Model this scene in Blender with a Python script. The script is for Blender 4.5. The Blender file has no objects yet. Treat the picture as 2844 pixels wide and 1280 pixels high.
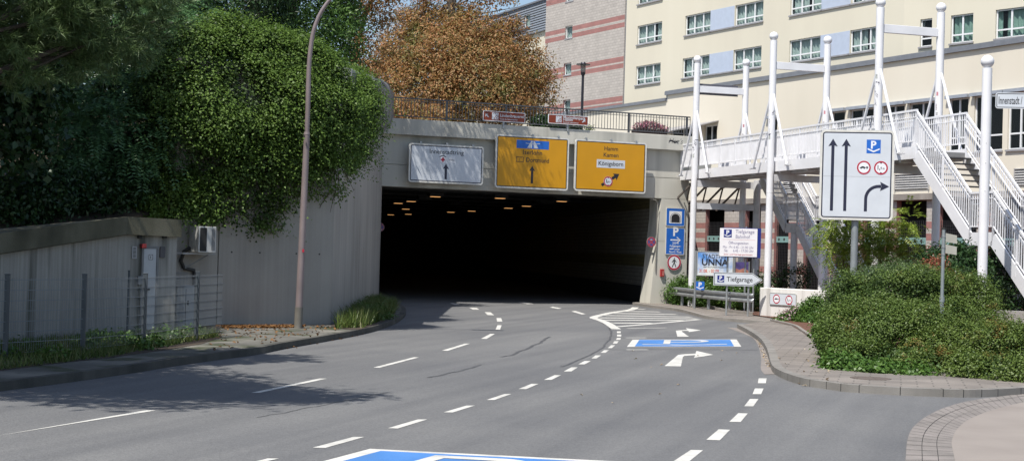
import bpy, bmesh, math, random
import numpy as np
from mathutils import Matrix, Vector, Euler
R_ = math.radians
random.seed(7)
SC = bpy.context.scene
COL = SC.collection

# ------------------------------------------------------------------ camera
FPX, CX, CY, CAMZ = 4200.0, 1422.0, 640.0, 2.1
CAMROT = Matrix.Rotation(R_(90.72), 3, 'X') @ Matrix.Rotation(R_(1.65), 3, 'Z')
cam_d = bpy.data.cameras.new('camera')
cam_d.sensor_width = 36.0
cam_d.lens = 36.0 * FPX / 2844.0
cam_d.clip_start = 0.1
cam_d.clip_end = 2000.0
cam = bpy.data.objects.new('camera', cam_d)
cam.matrix_world = Matrix.Translation((0, 0, CAMZ)) @ CAMROT.to_4x4()
COL.objects.link(cam)
SC.camera = cam

def ray(px, py):
    return CAMROT @ Vector(((px - CX) / FPX, -(py - CY) / FPX, -1.0))
def G(px, py, z=0.0):                    # where a measured sight line meets the level z
    d = ray(px, py)
    t = (z - CAMZ) / d.z
    return Vector((d.x * t, d.y * t, z))
def P(px, py, Y):                        # where it reaches the distance Y
    d = ray(px, py)
    t = Y / d.y
    return Vector((d.x * t, Y, CAMZ + d.z * t))

# ------------------------------------------------------------------ light
SUN = Vector((0.33, 0.48, -1.0)).normalized()
elev = math.asin(-SUN.z)
az = math.atan2(-SUN.x, -SUN.y)          # clockwise from +Y
w = bpy.data.worlds.new('World')
SC.world = w
w.use_nodes = True
nt = w.node_tree
bg = nt.nodes['Background']
sky = nt.nodes.new('ShaderNodeTexSky')
sky.sky_type = 'NISHITA'
sky.sun_disc = False
sky.sun_elevation = elev
sky.sun_rotation = az
sky.altitude = 100
sky.air_density = 1.0
sky.dust_density = 1.2
sky.ozone_density = 1.0
nt.links.new(sky.outputs[0], bg.inputs[0])
bg.inputs[1].default_value = 0.105
sl = bpy.data.lights.new('sun', 'SUN')
sl.energy = 4.3
sl.angle = R_(0.53)
sl.color = (1.0, 0.955, 0.88)
so = bpy.data.objects.new('sun', sl)
so.rotation_euler = SUN.to_track_quat('-Z', 'Y').to_euler()
so.location = (-20, -30, 60)
COL.objects.link(so)
SC.view_settings.view_transform = 'Standard'
SC.view_settings.look = 'None'
SC.view_settings.exposure = 0.45
SC.view_settings.gamma = 1.0
SC.cycles.max_bounces = 6
SC.cycles.transparent_max_bounces = 12
SC.cycles.caustics_reflective = False
SC.cycles.caustics_refractive = False

# ------------------------------------------------------------------ materials
MATS = {}
def _new(name):
    m = bpy.data.materials.new(name)
    m.use_nodes = True
    n = m.node_tree.nodes
    return m, m.node_tree, n['Principled BSDF'], n['Material Output']
def c4(c):
    return (c[0], c[1], c[2], 1.0)
def plain(name, col, rough=0.5, metal=0.0, vary=0.12, scale=3.0, bump=0.0, bscale=40.0, coat=0.0, spec=0.5):
    if name in MATS: return MATS[name]
    m, t, b, o = _new(name)
    tc = t.nodes.new('ShaderNodeTexCoord')
    nz = t.nodes.new('ShaderNodeTexNoise')
    nz.inputs['Scale'].default_value = scale
    nz.inputs['Detail'].default_value = 6
    t.links.new(tc.outputs['Object'], nz.inputs['Vector'])
    rp = t.nodes.new('ShaderNodeValToRGB')
    rp.color_ramp.elements[0].position = 0.3
    rp.color_ramp.elements[1].position = 0.7
    rp.color_ramp.elements[0].color = c4([x * (1 - vary) for x in col])
    rp.color_ramp.elements[1].color = c4([min(1, x * (1 + vary)) for x in col])
    t.links.new(nz.outputs['Fac'], rp.inputs['Fac'])
    t.links.new(rp.outputs['Color'], b.inputs['Base Color'])
    b.inputs['Roughness'].default_value = rough
    b.inputs['Metallic'].default_value = metal
    b.inputs['Coat Weight'].default_value = coat
    b.inputs['Specular IOR Level'].default_value = spec
    if bump > 0:
        n2 = t.nodes.new('ShaderNodeTexNoise')
        n2.inputs['Scale'].default_value = bscale
        n2.inputs['Detail'].default_value = 4
        t.links.new(tc.outputs['Object'], n2.inputs['Vector'])
        bp = t.nodes.new('ShaderNodeBump')
        bp.inputs['Strength'].default_value = bump
        bp.inputs['Distance'].default_value = 0.02
        t.links.new(n2.outputs['Fac'], bp.inputs['Height'])
        t.links.new(bp.outputs['Normal'], b.inputs['Normal'])
    MATS[name] = m
    return m
def weathered(name, cols, rough=0.85, big=0.6, streak=2.5, board=0.0, bump=0.3, speck=60.0, stain=None):
    """concrete and plaster: large patches, rain streaks down the face, fine grain; optional board marks and a stain colour"""
    if name in MATS: return MATS[name]
    m, t, b, o = _new(name)
    N, L = t.nodes.new, t.links.new
    tc = N('ShaderNodeTexCoord')
    mp = N('ShaderNodeMapping'); mp.inputs['Scale'].default_value = (streak, streak, streak * 0.06)
    L(tc.outputs['Object'], mp.inputs['Vector'])
    n1 = N('ShaderNodeTexNoise'); n1.inputs['Scale'].default_value = big; n1.inputs['Detail'].default_value = 8
    L(tc.outputs['Object'], n1.inputs['Vector'])
    n2 = N('ShaderNodeTexNoise'); n2.inputs['Scale'].default_value = 1.0; n2.inputs['Detail'].default_value = 5
    L(mp.outputs['Vector'], n2.inputs['Vector'])
    n3 = N('ShaderNodeTexNoise'); n3.inputs['Scale'].default_value = speck; n3.inputs['Detail'].default_value = 3
    L(tc.outputs['Object'], n3.inputs['Vector'])
    a1 = N('ShaderNodeMath'); a1.operation = 'MULTIPLY_ADD'; a1.inputs[1].default_value = 0.45
    L(n1.outputs['Fac'], a1.inputs[0])
    a2 = N('ShaderNodeMath'); a2.operation = 'MULTIPLY'; a2.inputs[1].default_value = 0.4
    L(n2.outputs['Fac'], a2.inputs[0])
    L(a2.outputs[0], a1.inputs[2])
    a3 = N('ShaderNodeMath'); a3.operation = 'MULTIPLY_ADD'; a3.inputs[1].default_value = 0.15
    L(n3.outputs['Fac'], a3.inputs[0]); L(a1.outputs[0], a3.inputs[2])
    rp = N('ShaderNodeValToRGB')
    el = rp.color_ramp.elements
    el[0].position, el[0].color = 0.36, c4(cols[0])
    el[1].position, el[1].color = 0.64, c4(cols[-1])
    if len(cols) == 3:
        e = el.new(0.5); e.color = c4(cols[1])
    L(a3.outputs[0], rp.inputs['Fac'])
    out = rp.outputs['Color']
    if board > 0:
        sx = N('ShaderNodeSeparateXYZ'); L(tc.outputs['Object'], sx.inputs[0])
        wv = N('ShaderNodeTexNoise'); wv.noise_dimensions = '1D'; wv.inputs['Scale'].default_value = 9.0
        ad = N('ShaderNodeMath'); L(sx.outputs['X'], ad.inputs[0]); L(sx.outputs['Y'], ad.inputs[1])
        L(ad.outputs[0], wv.inputs['W'])
        mx = N('ShaderNodeMix'); mx.data_type = 'RGBA'; mx.blend_type = 'MULTIPLY'
        r2 = N('ShaderNodeValToRGB'); r2.color_ramp.elements[0].position = 0.35; r2.color_ramp.elements[1].position = 0.62
        r2.color_ramp.elements[0].color = c4((1 - board,) * 3); r2.color_ramp.elements[1].color = (1, 1, 1, 1)
        L(wv.outputs['Fac'], r2.inputs['Fac'])
        mx.inputs['Factor'].default_value = 1.0
        L(out, mx.inputs['A']); L(r2.outputs['Color'], mx.inputs['B'])
        out = mx.outputs['Result']
    if stain:
        n4 = N('ShaderNodeTexNoise'); n4.inputs['Scale'].default_value = stain[1]; n4.inputs['Detail'].default_value = 7
        L(mp.outputs['Vector'] if len(stain) > 2 else tc.outputs['Object'], n4.inputs['Vector'])
        r3 = N('ShaderNodeValToRGB'); r3.color_ramp.elements[0].position = 0.5; r3.color_ramp.elements[1].position = 0.66
        L(n4.outputs['Fac'], r3.inputs['Fac'])
        mx = N('ShaderNodeMix'); mx.data_type = 'RGBA'
        L(r3.outputs['Color'], mx.inputs['Factor'])
        L(out, mx.inputs['A']); mx.inputs['B'].default_value = c4(stain[0])
        out = mx.outputs['Result']
    L(out, b.inputs['Base Color'])
    b.inputs['Roughness'].default_value = rough
    b.inputs['Specular IOR Level'].default_value = 0.3
    bp = N('ShaderNodeBump'); bp.inputs['Strength'].default_value = bump; bp.inputs['Distance'].default_value = 0.015
    L(n3.outputs['Fac'], bp.inputs['Height'])
    L(bp.outputs['Normal'], b.inputs['Normal'])
    MATS[name] = m
    return m
def brickmat(name, c1, c2, mortar, bw=0.3, bh=0.1, ms=0.012, ground=False, rough=0.85, rot=0.0, bias=0.0, blot=(0.9, 1.08)):
    if name in MATS: return MATS[name]
    m, t, b, o = _new(name)
    N, L = t.nodes.new, t.links.new
    tc = N('ShaderNodeTexCoord')
    sx = N('ShaderNodeSeparateXYZ'); L(tc.outputs['Object'], sx.inputs[0])
    cb = N('ShaderNodeCombineXYZ')
    if ground:
        L(sx.outputs['X'], cb.inputs['X']); L(sx.outputs['Y'], cb.inputs['Y'])
    else:
        ad = N('ShaderNodeMath'); L(sx.outputs['X'], ad.inputs[0]); L(sx.outputs['Y'], ad.inputs[1])
        L(ad.outputs[0], cb.inputs['X']); L(sx.outputs['Z'], cb.inputs['Y'])
    mp = N('ShaderNodeMapping'); mp.inputs['Rotation'].default_value = (0, 0, rot)
    L(cb.outputs[0], mp.inputs['Vector'])
    bt = N('ShaderNodeTexBrick')
    bt.inputs['Color1'].default_value = c4(c1); bt.inputs['Color2'].default_value = c4(c2)
    bt.inputs['Mortar'].default_value = c4(mortar)
    bt.inputs['Scale'].default_value = 1.0
    bt.inputs['Brick Width'].default_value = bw; bt.inputs['Row Height'].default_value = bh
    bt.inputs['Mortar Size'].default_value = ms; bt.inputs['Bias'].default_value = bias
    L(mp.outputs['Vector'], bt.inputs['Vector'])
    nz = N('ShaderNodeTexNoise'); nz.inputs['Scale'].default_value = 1.1; nz.inputs['Detail'].default_value = 8
    L(tc.outputs['Object'], nz.inputs['Vector'])
    rp = N('ShaderNodeValToRGB'); rp.color_ramp.elements[0].color = c4((blot[0],) * 3); rp.color_ramp.elements[1].color = c4((blot[1],) * 3)
    rp.color_ramp.elements[0].position = 0.25; rp.color_ramp.elements[1].position = 0.75
    L(nz.outputs['Fac'], rp.inputs['Fac'])
    mx = N('ShaderNodeMix'); mx.data_type = 'RGBA'; mx.blend_type = 'MULTIPLY'; mx.inputs['Factor'].default_value = 1.0
    L(bt.outputs['Color'], mx.inputs['A']); L(rp.outputs['Color'], mx.inputs['B'])
    L(mx.outputs['Result'], b.inputs['Base Color'])
    b.inputs['Roughness'].default_value = rough
    bp = N('ShaderNodeBump'); bp.inputs['Strength'].default_value = 0.4; bp.inputs['Distance'].default_value = 0.01; bp.invert = True
    L(bt.outputs['Fac'], bp.inputs['Height']); L(bp.outputs['Normal'], b.inputs['Normal'])
    MATS[name] = m
    return m
def leafmat(name, cols, trans=0.3, rough=0.45, patch=None):
    """each leaf takes its own tint; patch = (colour, scale, threshold) tints whole sprays of leaves"""
    if name in MATS: return MATS[name]
    m, t, b, o = _new(name)
    N, L = t.nodes.new, t.links.new
    g = N('ShaderNodeNewGeometry')
    rp = N('ShaderNodeValToRGB')
    el = rp.color_ramp.elements
    el[0].color = c4(cols[0]); el[0].position = 0.0
    el[1].color = c4(cols[-1]); el[1].position = 1.0
    for i, c in enumerate(cols[1:-1]):
        e = el.new((i + 1) / (len(cols) - 1)); e.color = c4(c)
    L(g.outputs['Random Per Island'], rp.inputs['Fac'])
    out = rp.outputs['Color']
    if patch:
        tc = N('ShaderNodeTexCoord')
        nz = N('ShaderNodeTexNoise'); nz.inputs['Scale'].default_value = patch[1]; nz.inputs['Detail'].default_value = 4
        L(tc.outputs['Object'], nz.inputs['Vector'])
        r2 = N('ShaderNodeValToRGB'); r2.color_ramp.elements[0].position = patch[2]; r2.color_ramp.elements[1].position = patch[2] + 0.1
        L(nz.outputs['Fac'], r2.inputs['Fac'])
        mx = N('ShaderNodeMix'); mx.data_type = 'RGBA'
        L(r2.outputs['Color'], mx.inputs['Factor']); L(out, mx.inputs['A'])
        mx.inputs['B'].default_value = c4(patch[0])
        out = mx.outputs['Result']
    L(out, b.inputs['Base Color'])
    b.inputs['Roughness'].default_value = rough
    b.inputs['Specular IOR Level'].default_value = 0.4
    tr = N('ShaderNodeBsdfTranslucent')
    L(out, tr.inputs['Color'])
    ms = N('ShaderNodeMixShader'); ms.inputs[0].default_value = trans
    L(b.outputs[0], ms.inputs[1]); L(tr.outputs[0], ms.inputs[2]); L(ms.outputs[0], o.inputs['Surface'])
    MATS[name] = m
    return m
def glassmat(name, tint=(0.02, 0.03, 0.035), opac=0.35, rough=0.02):
    if name in MATS: return MATS[name]
    m, t, b, o = _new(name)
    N, L = t.nodes.new, t.links.new
    b.inputs['Base Color'].default_value = c4(tint); b.inputs['Roughness'].default_value = rough
    b.inputs['Specular IOR Level'].default_value = 0.8
    tr = N('ShaderNodeBsdfTransparent'); tr.inputs[0].default_value = (0.85, 0.92, 0.9, 1)
    ms = N('ShaderNodeMixShader'); ms.inputs[0].default_value = opac
    L(tr.outputs[0], ms.inputs[1]); L(b.outputs[0], ms.inputs[2]); L(ms.outputs[0], o.inputs['Surface'])
    MATS[name] = m
    return m
def emit(name, col, s):
    if name in MATS: return MATS[name]
    m, t, b, o = _new(name)
    b.inputs['Base Color'].default_value = c4(col)
    b.inputs['Emission Color'].default_value = c4(col); b.inputs['Emission Strength'].default_value = s
    MATS[name] = m
    return m

# ------------------------------------------------------------------ mesh builder
_TXT = {}
def textmesh(s, bold=0.0):
    k = (s, bold)
    if k in _TXT: return _TXT[k]
    cu = bpy.data.curves.new('lettering', 'FONT')
    cu.body = s
    cu.size = 1.0
    cu.offset = bold
    cu.resolution_u = 3
    ob = bpy.data.objects.new('lettering', cu)
    COL.objects.link(ob)
    dg = bpy.context.evaluated_depsgraph_get()
    me = bpy.data.meshes.new_from_object(ob.evaluated_get(dg))
    vs = [(v.co.x, v.co.y) for v in me.vertices]
    fs = [tuple(p.vertices) for p in me.polygons]
    bpy.data.objects.remove(ob); bpy.data.curves.remove(cu); bpy.data.meshes.remove(me)
    _TXT[k] = (vs, fs)
    return _TXT[k]
class MB:
    def __init__(s):
        s.v, s.f, s.m, s.mi, s.T = [], [], [], 0, None
    def add(s, vs, fs):
        o = len(s.v)
        if s.T is not None:
            vs = [tuple(s.T @ Vector(v)) for v in vs]
        s.v.extend([tuple(v) for v in vs])
        s.f.extend([tuple(i + o for i in f) for f in fs])
        s.m.extend([s.mi] * len(fs))
        return s
    def box(s, a, b):
        x0, y0, z0 = [min(a[i], b[i]) for i in range(3)]
        x1, y1, z1 = [max(a[i], b[i]) for i in range(3)]
        return s.add([(x0, y0, z0), (x1, y0, z0), (x1, y1, z0), (x0, y1, z0), (x0, y0, z1), (x1, y0, z1), (x1, y1, z1), (x0, y1, z1)],
                     [(0, 3, 2, 1), (4, 5, 6, 7), (0, 1, 5, 4), (1, 2, 6, 5), (2, 3, 7, 6), (3, 0, 4, 7)])
    def bar(s, p0, p1, wd, ht, up=(0, 0, 1)):
        p0, p1 = Vector(p0), Vector(p1)
        d = (p1 - p0).normalized()
        u = Vector(up)
        if abs(d.dot(u)) > 0.99: u = Vector((1, 0, 0))
        sd = d.cross(u).normalized()
        u = sd.cross(d)
        a, b = sd * wd / 2, u * ht / 2
        vs = [p0 - a - b, p0 + a - b, p0 + a + b, p0 - a + b, p1 - a - b, p1 + a - b, p1 + a + b, p1 - a + b]
        return s.add(vs, [(0, 1, 2, 3), (7, 6, 5, 4), (0, 4, 5, 1), (1, 5, 6, 2), (2, 6, 7, 3), (3, 7, 4, 0)])
    def tube(s, pts, r, n=10, cap=True):
        pts = [Vector(p) for p in pts]
        k = len(pts)
        rs = r if isinstance(r, (list, tuple)) else [r] * k
        vs, fs, pu = [], [], None
        for i, p in enumerate(pts):
            d = (pts[min(i + 1, k - 1)] - pts[max(i - 1, 0)]).normalized()
            if pu is None:
                pu = Vector((1, 0, 0)) if abs(d.x) < 0.9 else Vector((0, 1, 0))
            u = (pu - d * pu.dot(d)).normalized()
            pu = u
            v = d.cross(u)
            for j in range(n):
                t = 2 * math.pi * j / n
                vs.append(p + (u * math.cos(t) + v * math.sin(t)) * rs[i])
        for i in range(k - 1):
            for j in range(n):
                a, b = i * n + j, i * n + (j + 1) % n
                fs.append((a, b, b + n, a + n))
        if cap:
            fs.append(tuple(range(n - 1, -1, -1)))
            fs.append(tuple(range((k - 1) * n, k * n)))
        return s.add(vs, fs)
    def cyl(s, p0, p1, r0, r1=None, n=14):
        return s.tube([p0, p1], [r0, r0 if r1 is None else r1], n)
    def sphere(s, c, r, nu=16, nv=10, sz=1.0):
        vs, fs = [(c[0], c[1], c[2] - r * sz)], []
        for i in range(1, nv):
            a = -math.pi / 2 + math.pi * i / nv
            for j in range(nu):
                t = 2 * math.pi * j / nu
                vs.append((c[0] + r * math.cos(a) * math.cos(t), c[1] + r * math.cos(a) * math.sin(t), c[2] + r * sz * math.sin(a)))
        vs.append((c[0], c[1], c[2] + r * sz))
        for j in range(nu):
            fs.append((0, 1 + (j + 1) % nu, 1 + j))
            fs.append((len(vs) - 1, len(vs) - 1 - nu + j, len(vs) - 1 - nu + (j + 1) % nu))
        for i in range(nv - 2):
            for j in range(nu):
                a, b = 1 + i * nu + j, 1 + i * nu + (j + 1) % nu
                fs.append((a, b, b + nu, a + nu))
        return s.add(vs, fs)
    def prism(s, pts, z0, z1):           # polygon (x, y) raised from z0 to z1
        n = len(pts)
        ar = sum(pts[i][0] * pts[(i + 1) % n][1] - pts[(i + 1) % n][0] * pts[i][1] for i in range(n))
        if ar < 0: pts = pts[::-1]
        vs = [(p[0], p[1], z0) for p in pts] + [(p[0], p[1], z1) for p in pts]
        fs = [tuple(range(n - 1, -1, -1)), tuple(range(n, 2 * n))] + [(i, (i + 1) % n, n + (i + 1) % n, n + i) for i in range(n)]
        return s.add(vs, fs)
    def prismy(s, pts, y0, y1):          # polygon (x, z) from depth y0 (front) to y1
        n = len(pts)
        ar = sum(pts[i][0] * pts[(i + 1) % n][1] - pts[(i + 1) % n][0] * pts[i][1] for i in range(n))
        if ar < 0: pts = pts[::-1]
        vs = [(p[0], y0, p[1]) for p in pts] + [(p[0], y1, p[1]) for p in pts]
        fs = [tuple(range(n)), tuple(range(2 * n - 1, n - 1, -1))] + [((i + 1) % n, i, n + i, n + (i + 1) % n) for i in range(n)]
        return s.add(vs, fs)
    def flat(s, pts, z):                 # flat polygon facing up
        n = len(pts)
        ar = sum(pts[i][0] * pts[(i + 1) % n][1] - pts[(i + 1) % n][0] * pts[i][1] for i in range(n))
        if ar < 0: pts = pts[::-1]
        return s.add([(p[0], p[1], z) for p in pts], [tuple(range(n))])
    def face(s, pts, y):                 # flat polygon (x, z) facing -y
        n = len(pts)
        ar = sum(pts[i][0] * pts[(i + 1) % n][1] - pts[(i + 1) % n][0] * pts[i][1] for i in range(n))
        if ar < 0: pts = pts[::-1]
        return s.add([(p[0], y, p[1]) for p in pts], [tuple(range(n))])
    def ring(s, outer, inner, y):
        n = len(outer)
        return s.add([(p[0], y, p[1]) for p in outer] + [(p[0], y, p[1]) for p in inner],
                     [(i, (i + 1) % n, n + (i + 1) % n, n + i) for i in range(n)])
    def text(s, t, cx, cz, h=None, wd=None, y=0.0, align='c', bold=0.0, slant=0.0, sx=1.0):
        """h = size of a capital letter; wd = overall width"""
        vs, fs = textmesh(t, bold)
        x0, x1 = min(v[0] for v in vs), max(v[0] for v in vs)
        k = (h / 0.70) if h else wd / (x1 - x0)
        kx = (wd / (x1 - x0)) if wd else k * sx
        off = {'c': -(x0 + x1) / 2, 'l': -x0, 'r': -x1}[align]
        return s.add([(cx + (a + off) * kx + slant * b * k, y, cz + b * k) for a, b in vs], fs)
    def build(s, name, mats, parent=None, smooth=False, bevel=0.0):
        me = bpy.data.meshes.new(name)
        me.from_pydata(s.v, [], s.f)
        ml = mats if isinstance(mats, (list, tuple)) else [mats]
        for m in ml: me.materials.append(m)
        if len(ml) > 1: me.polygons.foreach_set('material_index', s.m)
        if smooth:
            me.polygons.foreach_set('use_smooth', [True] * len(me.polygons))
            me.set_sharp_from_angle(angle=R_(35))
        me.update()
        o = bpy.data.objects.new(name, me)
        COL.objects.link(o)
        if parent is not None: o.parent = parent
        if bevel > 0:
            bm = o.modifiers.new('bevel', 'BEVEL')
            bm.width = bevel; bm.segments = 2; bm.limit_method = 'ANGLE'
        return o
def rrect(x0, z0, x1, z1, r, n=5):
    pts = []
    for cx, cz, a0 in ((x1 - r, z1 - r, 0), (x0 + r, z1 - r, 90), (x0 + r, z0 + r, 180), (x1 - r, z0 + r, 270)):
        for i in range(n + 1):
            a = R_(a0 + 90 * i / n)
            pts.append((cx + r * math.cos(a), cz + r * math.sin(a)))
    return pts
def circ(cx, cz, r, n=28):
    return [(cx + r * math.cos(2 * math.pi * i / n), cz + r * math.sin(2 * math.pi * i / n)) for i in range(n)]
def thing(name, label, cat, loc=(0, 0, 0), rz=0.0, group=None, kind=None):
    o = bpy.data.objects.new(name, None)
    o.empty_display_size = 0.2
    COL.objects.link(o)
    o.location = loc
    o.rotation_euler = (0, 0, rz)
    return tag(o, label, cat, group, kind)
def tag(o, label, cat, group=None, kind=None):
    o['label'] = label
    o['category'] = cat
    if group: o['group'] = group
    if kind: o['kind'] = kind
    return o
def copy_tree(o, parent=None):
    c = o.copy()
    COL.objects.link(c)
    if parent is not None: c.parent = parent
    for ch in list(o.children): copy_tree(ch, c)
    return c
class Frame:
    """upright local frame: x along dir, y into the wall, z up"""
    def __init__(s, o, d):
        s.o = Vector((o[0], o[1], 0)); s.d = Vector((d[0], d[1], 0)).normalized()
        s.n = Vector((-s.d.y, s.d.x, 0)); s.rz = math.atan2(s.d.y, s.d.x)
    def at(s, u, y, z):
        p = s.o + s.d * u + s.n * y
        return Vector((p.x, p.y, z))
    def hit(s, px, py, y=0.0):           # (u, z) where a sight line meets the plane at depth y
        r = ray(px, py)
        o = s.o + s.n * y
        t = o.dot(s.n) / (r.x * s.n.x + r.y * s.n.y)
        p = Vector((r.x * t, r.y * t, 0)) - o
        return p.dot(s.d), CAMZ + r.z * t

# ------------------------------------------------------------------ foliage
def npmesh(name, V, nper, mat, parent=None):
    n = len(V) // nper
    me = bpy.data.meshes.new(name)
    me.vertices.add(len(V)); me.vertices.foreach_set('co', V.astype(np.float32).ravel())
    me.loops.add(len(V)); me.loops.foreach_set('vertex_index', np.arange(len(V), dtype=np.int32))
    me.polygons.add(n)
    me.polygons.foreach_set('loop_start', np.arange(0, len(V), nper, dtype=np.int32))
    me.polygons.foreach_set('loop_total', np.full(n, nper, dtype=np.int32))
    me.materials.append(mat)
    me.update(calc_edges=True)
    o = bpy.data.objects.new(name, me)
    COL.objects.link(o)
    if parent is not None: o.parent = parent
    return o
def unit(a):
    return a / np.maximum(np.linalg.norm(a, axis=-1, keepdims=True), 1e-9)
def leaves(pos, nrm, rng, L, W, droop=0.0, ax=None, fold=0.25):
    """pointed leaves with a folded midrib"""
    n = len(pos)
    if ax is None: ax = rng.normal(size=(n, 3))
    ax = ax + np.array([0, 0, -droop])
    ax = unit(ax - nrm * (ax * nrm).sum(1, keepdims=True))
    sd = np.cross(nrm, ax)
    l = (L * rng.uniform(0.65, 1.25, n))[:, None]
    wv = (W * rng.uniform(0.7, 1.2, n))[:, None]
    V = np.empty((n, 4, 3))
    V[:, 0] = pos - ax * l * 0.5
    V[:, 1] = pos + sd * wv * 0.5 + nrm * wv * fold - ax * l * 0.08
    V[:, 2] = pos + ax * l * 0.5 - nrm * l * 0.1
    V[:, 3] = pos - sd * wv * 0.5 + nrm * wv * fold - ax * l * 0.08
    return V.reshape(-1, 3)
def crown_points(blobs, n, rng, clump=0.3, per=14, shell=0.72, cut=0.7, inner=0.12, flat=0.75, sag=0.0, gaps=None):
    B = np.array([b if len(b) == 6 else (b[0], b[1], b[2], b[3], b[3], b[3]) for b in blobs], float)
    C, Rr = B[:, :3], B[:, 3:]
    area = (Rr[:, 0] * Rr[:, 1] + Rr[:, 1] * Rr[:, 2] + Rr[:, 0] * Rr[:, 2])
    k = max(8, n // per)
    idx = rng.choice(len(B), size=int(k * 1.9), p=area / area.sum())
    d = unit(rng.normal(size=(len(idx), 3)))
    rad = shell + (1.06 - shell) * rng.uniform(size=(len(idx), 1)) ** 0.6
    ii = rng.uniform(size=len(idx)) < inner
    rad[ii] = rng.uniform(min(0.3, shell * 0.5), shell, (ii.sum(), 1))
    c = C[idx] + d * Rr[idx] * rad
    q = np.sqrt((((c[:, None, :] - C[None]) / Rr[None]) ** 2).sum(2))
    q[np.arange(len(idx)), idx] = 9
    keep = q.min(1) > cut
    if gaps:                              # hollows between the sprays
        kv = unit(rng.normal(size=(5, 3))) * gaps[0] * rng.uniform(.6, 1.6, (5, 1))
        keep &= np.sin(c @ kv.T + rng.uniform(0, 6.3, 5)).sum(1) / 1.58 < gaps[1]
    c, d = c[keep], d[keep]
    cl = clump * rng.uniform(0.6, 1.3, (len(c), 1))
    pos = np.repeat(c, per, 0)
    out = np.repeat(d, per, 0)
    off = rng.normal(size=pos.shape) * np.repeat(cl, per, 0) * 0.55
    off[:, 2] *= flat
    if sag:                               # sprays arch outwards and hang
        h = out * np.array([1, 1, 0]); off[:, 2] -= sag * np.maximum(0, (off * h).sum(1)) ** 1.3
    return pos + off, unit(out + off * 0.8 / max(clump, 1e-3))
def crown(name, blobs, n, L, W, mat, parent, seed, clump=0.3, per=14, droop=0.2, up=0.5, jit=0.7, **kw):
    rng = np.random.default_rng(seed)
    pos, out = crown_points(blobs, n, rng, clump, per, **kw)
    nr = unit(out * 0.6 + np.array([0, 0, up]) + rng.normal(size=pos.shape) * jit)
    return npmesh(name, leaves(pos, nr, rng, L, W, droop), 4, mat, parent)
def blades(name, pts, h, mat, parent=None, seed=1, w=0.012, lean=0.4):
    rng = np.random.default_rng(seed)
    pts = np.asarray(pts, float)
    n = len(pts)
    a = rng.uniform(0, 2 * np.pi, n)
    sd = np.stack([np.cos(a), np.sin(a), np.zeros(n)], 1) * w
    hh = h * rng.uniform(0.4, 1.2, n)
    tip = pts + np.stack([rng.normal(size=n) * lean * hh, rng.normal(size=n) * lean * hh, hh], 1)
    V = np.stack([pts - sd, pts + sd, tip], 1).reshape(-1, 3)
    return npmesh(name, V, 3, mat, parent)
def fronds(name, roots, mat, parent, seed, length=0.6, pairs=9, L=0.12, W=0.035, droop=0.6):
    """feathered leaves: leaflets in pairs along a drooping stalk; roots = (point, outward)"""
    rng = np.random.default_rng(seed)
    PP, NN, AA = [], [], []
    for p, o in roots:
        o = unit(np.asarray(o, float) + rng.normal(size=3) * 0.35)
        ln = length * rng.uniform(0.7, 1.2)
        t = np.linspace(0.12, 1.0, pairs)
        cur = np.asarray(p)[None] + o[None] * (t * ln)[:, None] + np.array([0, 0, -1.0])[None] * (droop * ln * t ** 2)[:, None]
        dirv = unit(np.gradient(cur, axis=0))
        sd = unit(np.cross(dirv, np.array([0, 0, 1.0]) + rng.normal(size=3) * 0.25))
        nr = unit(np.cross(sd, dirv))
        for s in (-1, 1):
            ax = unit(sd * s + dirv * 0.35 + np.array([0, 0, -0.25]))
            PP.append(cur + ax * L * 0.5); NN.append(nr); AA.append(ax)
    PP, NN, AA = np.concatenate(PP), np.concatenate(NN), np.concatenate(AA)
    NN = unit(NN + rng.normal(size=NN.shape) * 0.2)
    return npmesh(name, leaves(PP, NN, rng, L, W, 0.0, AA, 0.1), 4, mat, parent)
def limbs(name, trunk, r0, ends, mat, parent, seed=1, r1=None):
    """tapered trunk through the points of trunk and bent limbs from it to every end"""
    rd = random.Random(seed)
    mb = MB()
    k = len(trunk)
    r1 = r1 or r0 * 0.45
    mb.tube(trunk, [r0 + (r1 - r0) * i / (k - 1) for i in range(k)], 10)
    for e in ends:
        e = Vector(e)
        best = min(trunk[max(0, k // 3):], key=lambda p: (Vector(p) - e).length + abs(Vector(p).z - e.z + (Vector(p) - e).length * 0.6))
        p0 = Vector(best)
        mid = p0.lerp(e, 0.5) + Vector((rd.uniform(-.2, .2), rd.uniform(-.2, .2), rd.uniform(0, .3))) * (e - p0).length * 0.4
        ra = r1 * rd.uniform(0.55, 0.8)
        mb.tube([p0, p0.lerp(mid, .5), mid, mid.lerp(e, .5), e], [ra, ra * .8, ra * .6, ra * .4, ra * .15], 6)
    return mb.build(name, mat, parent, smooth=True)

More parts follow.
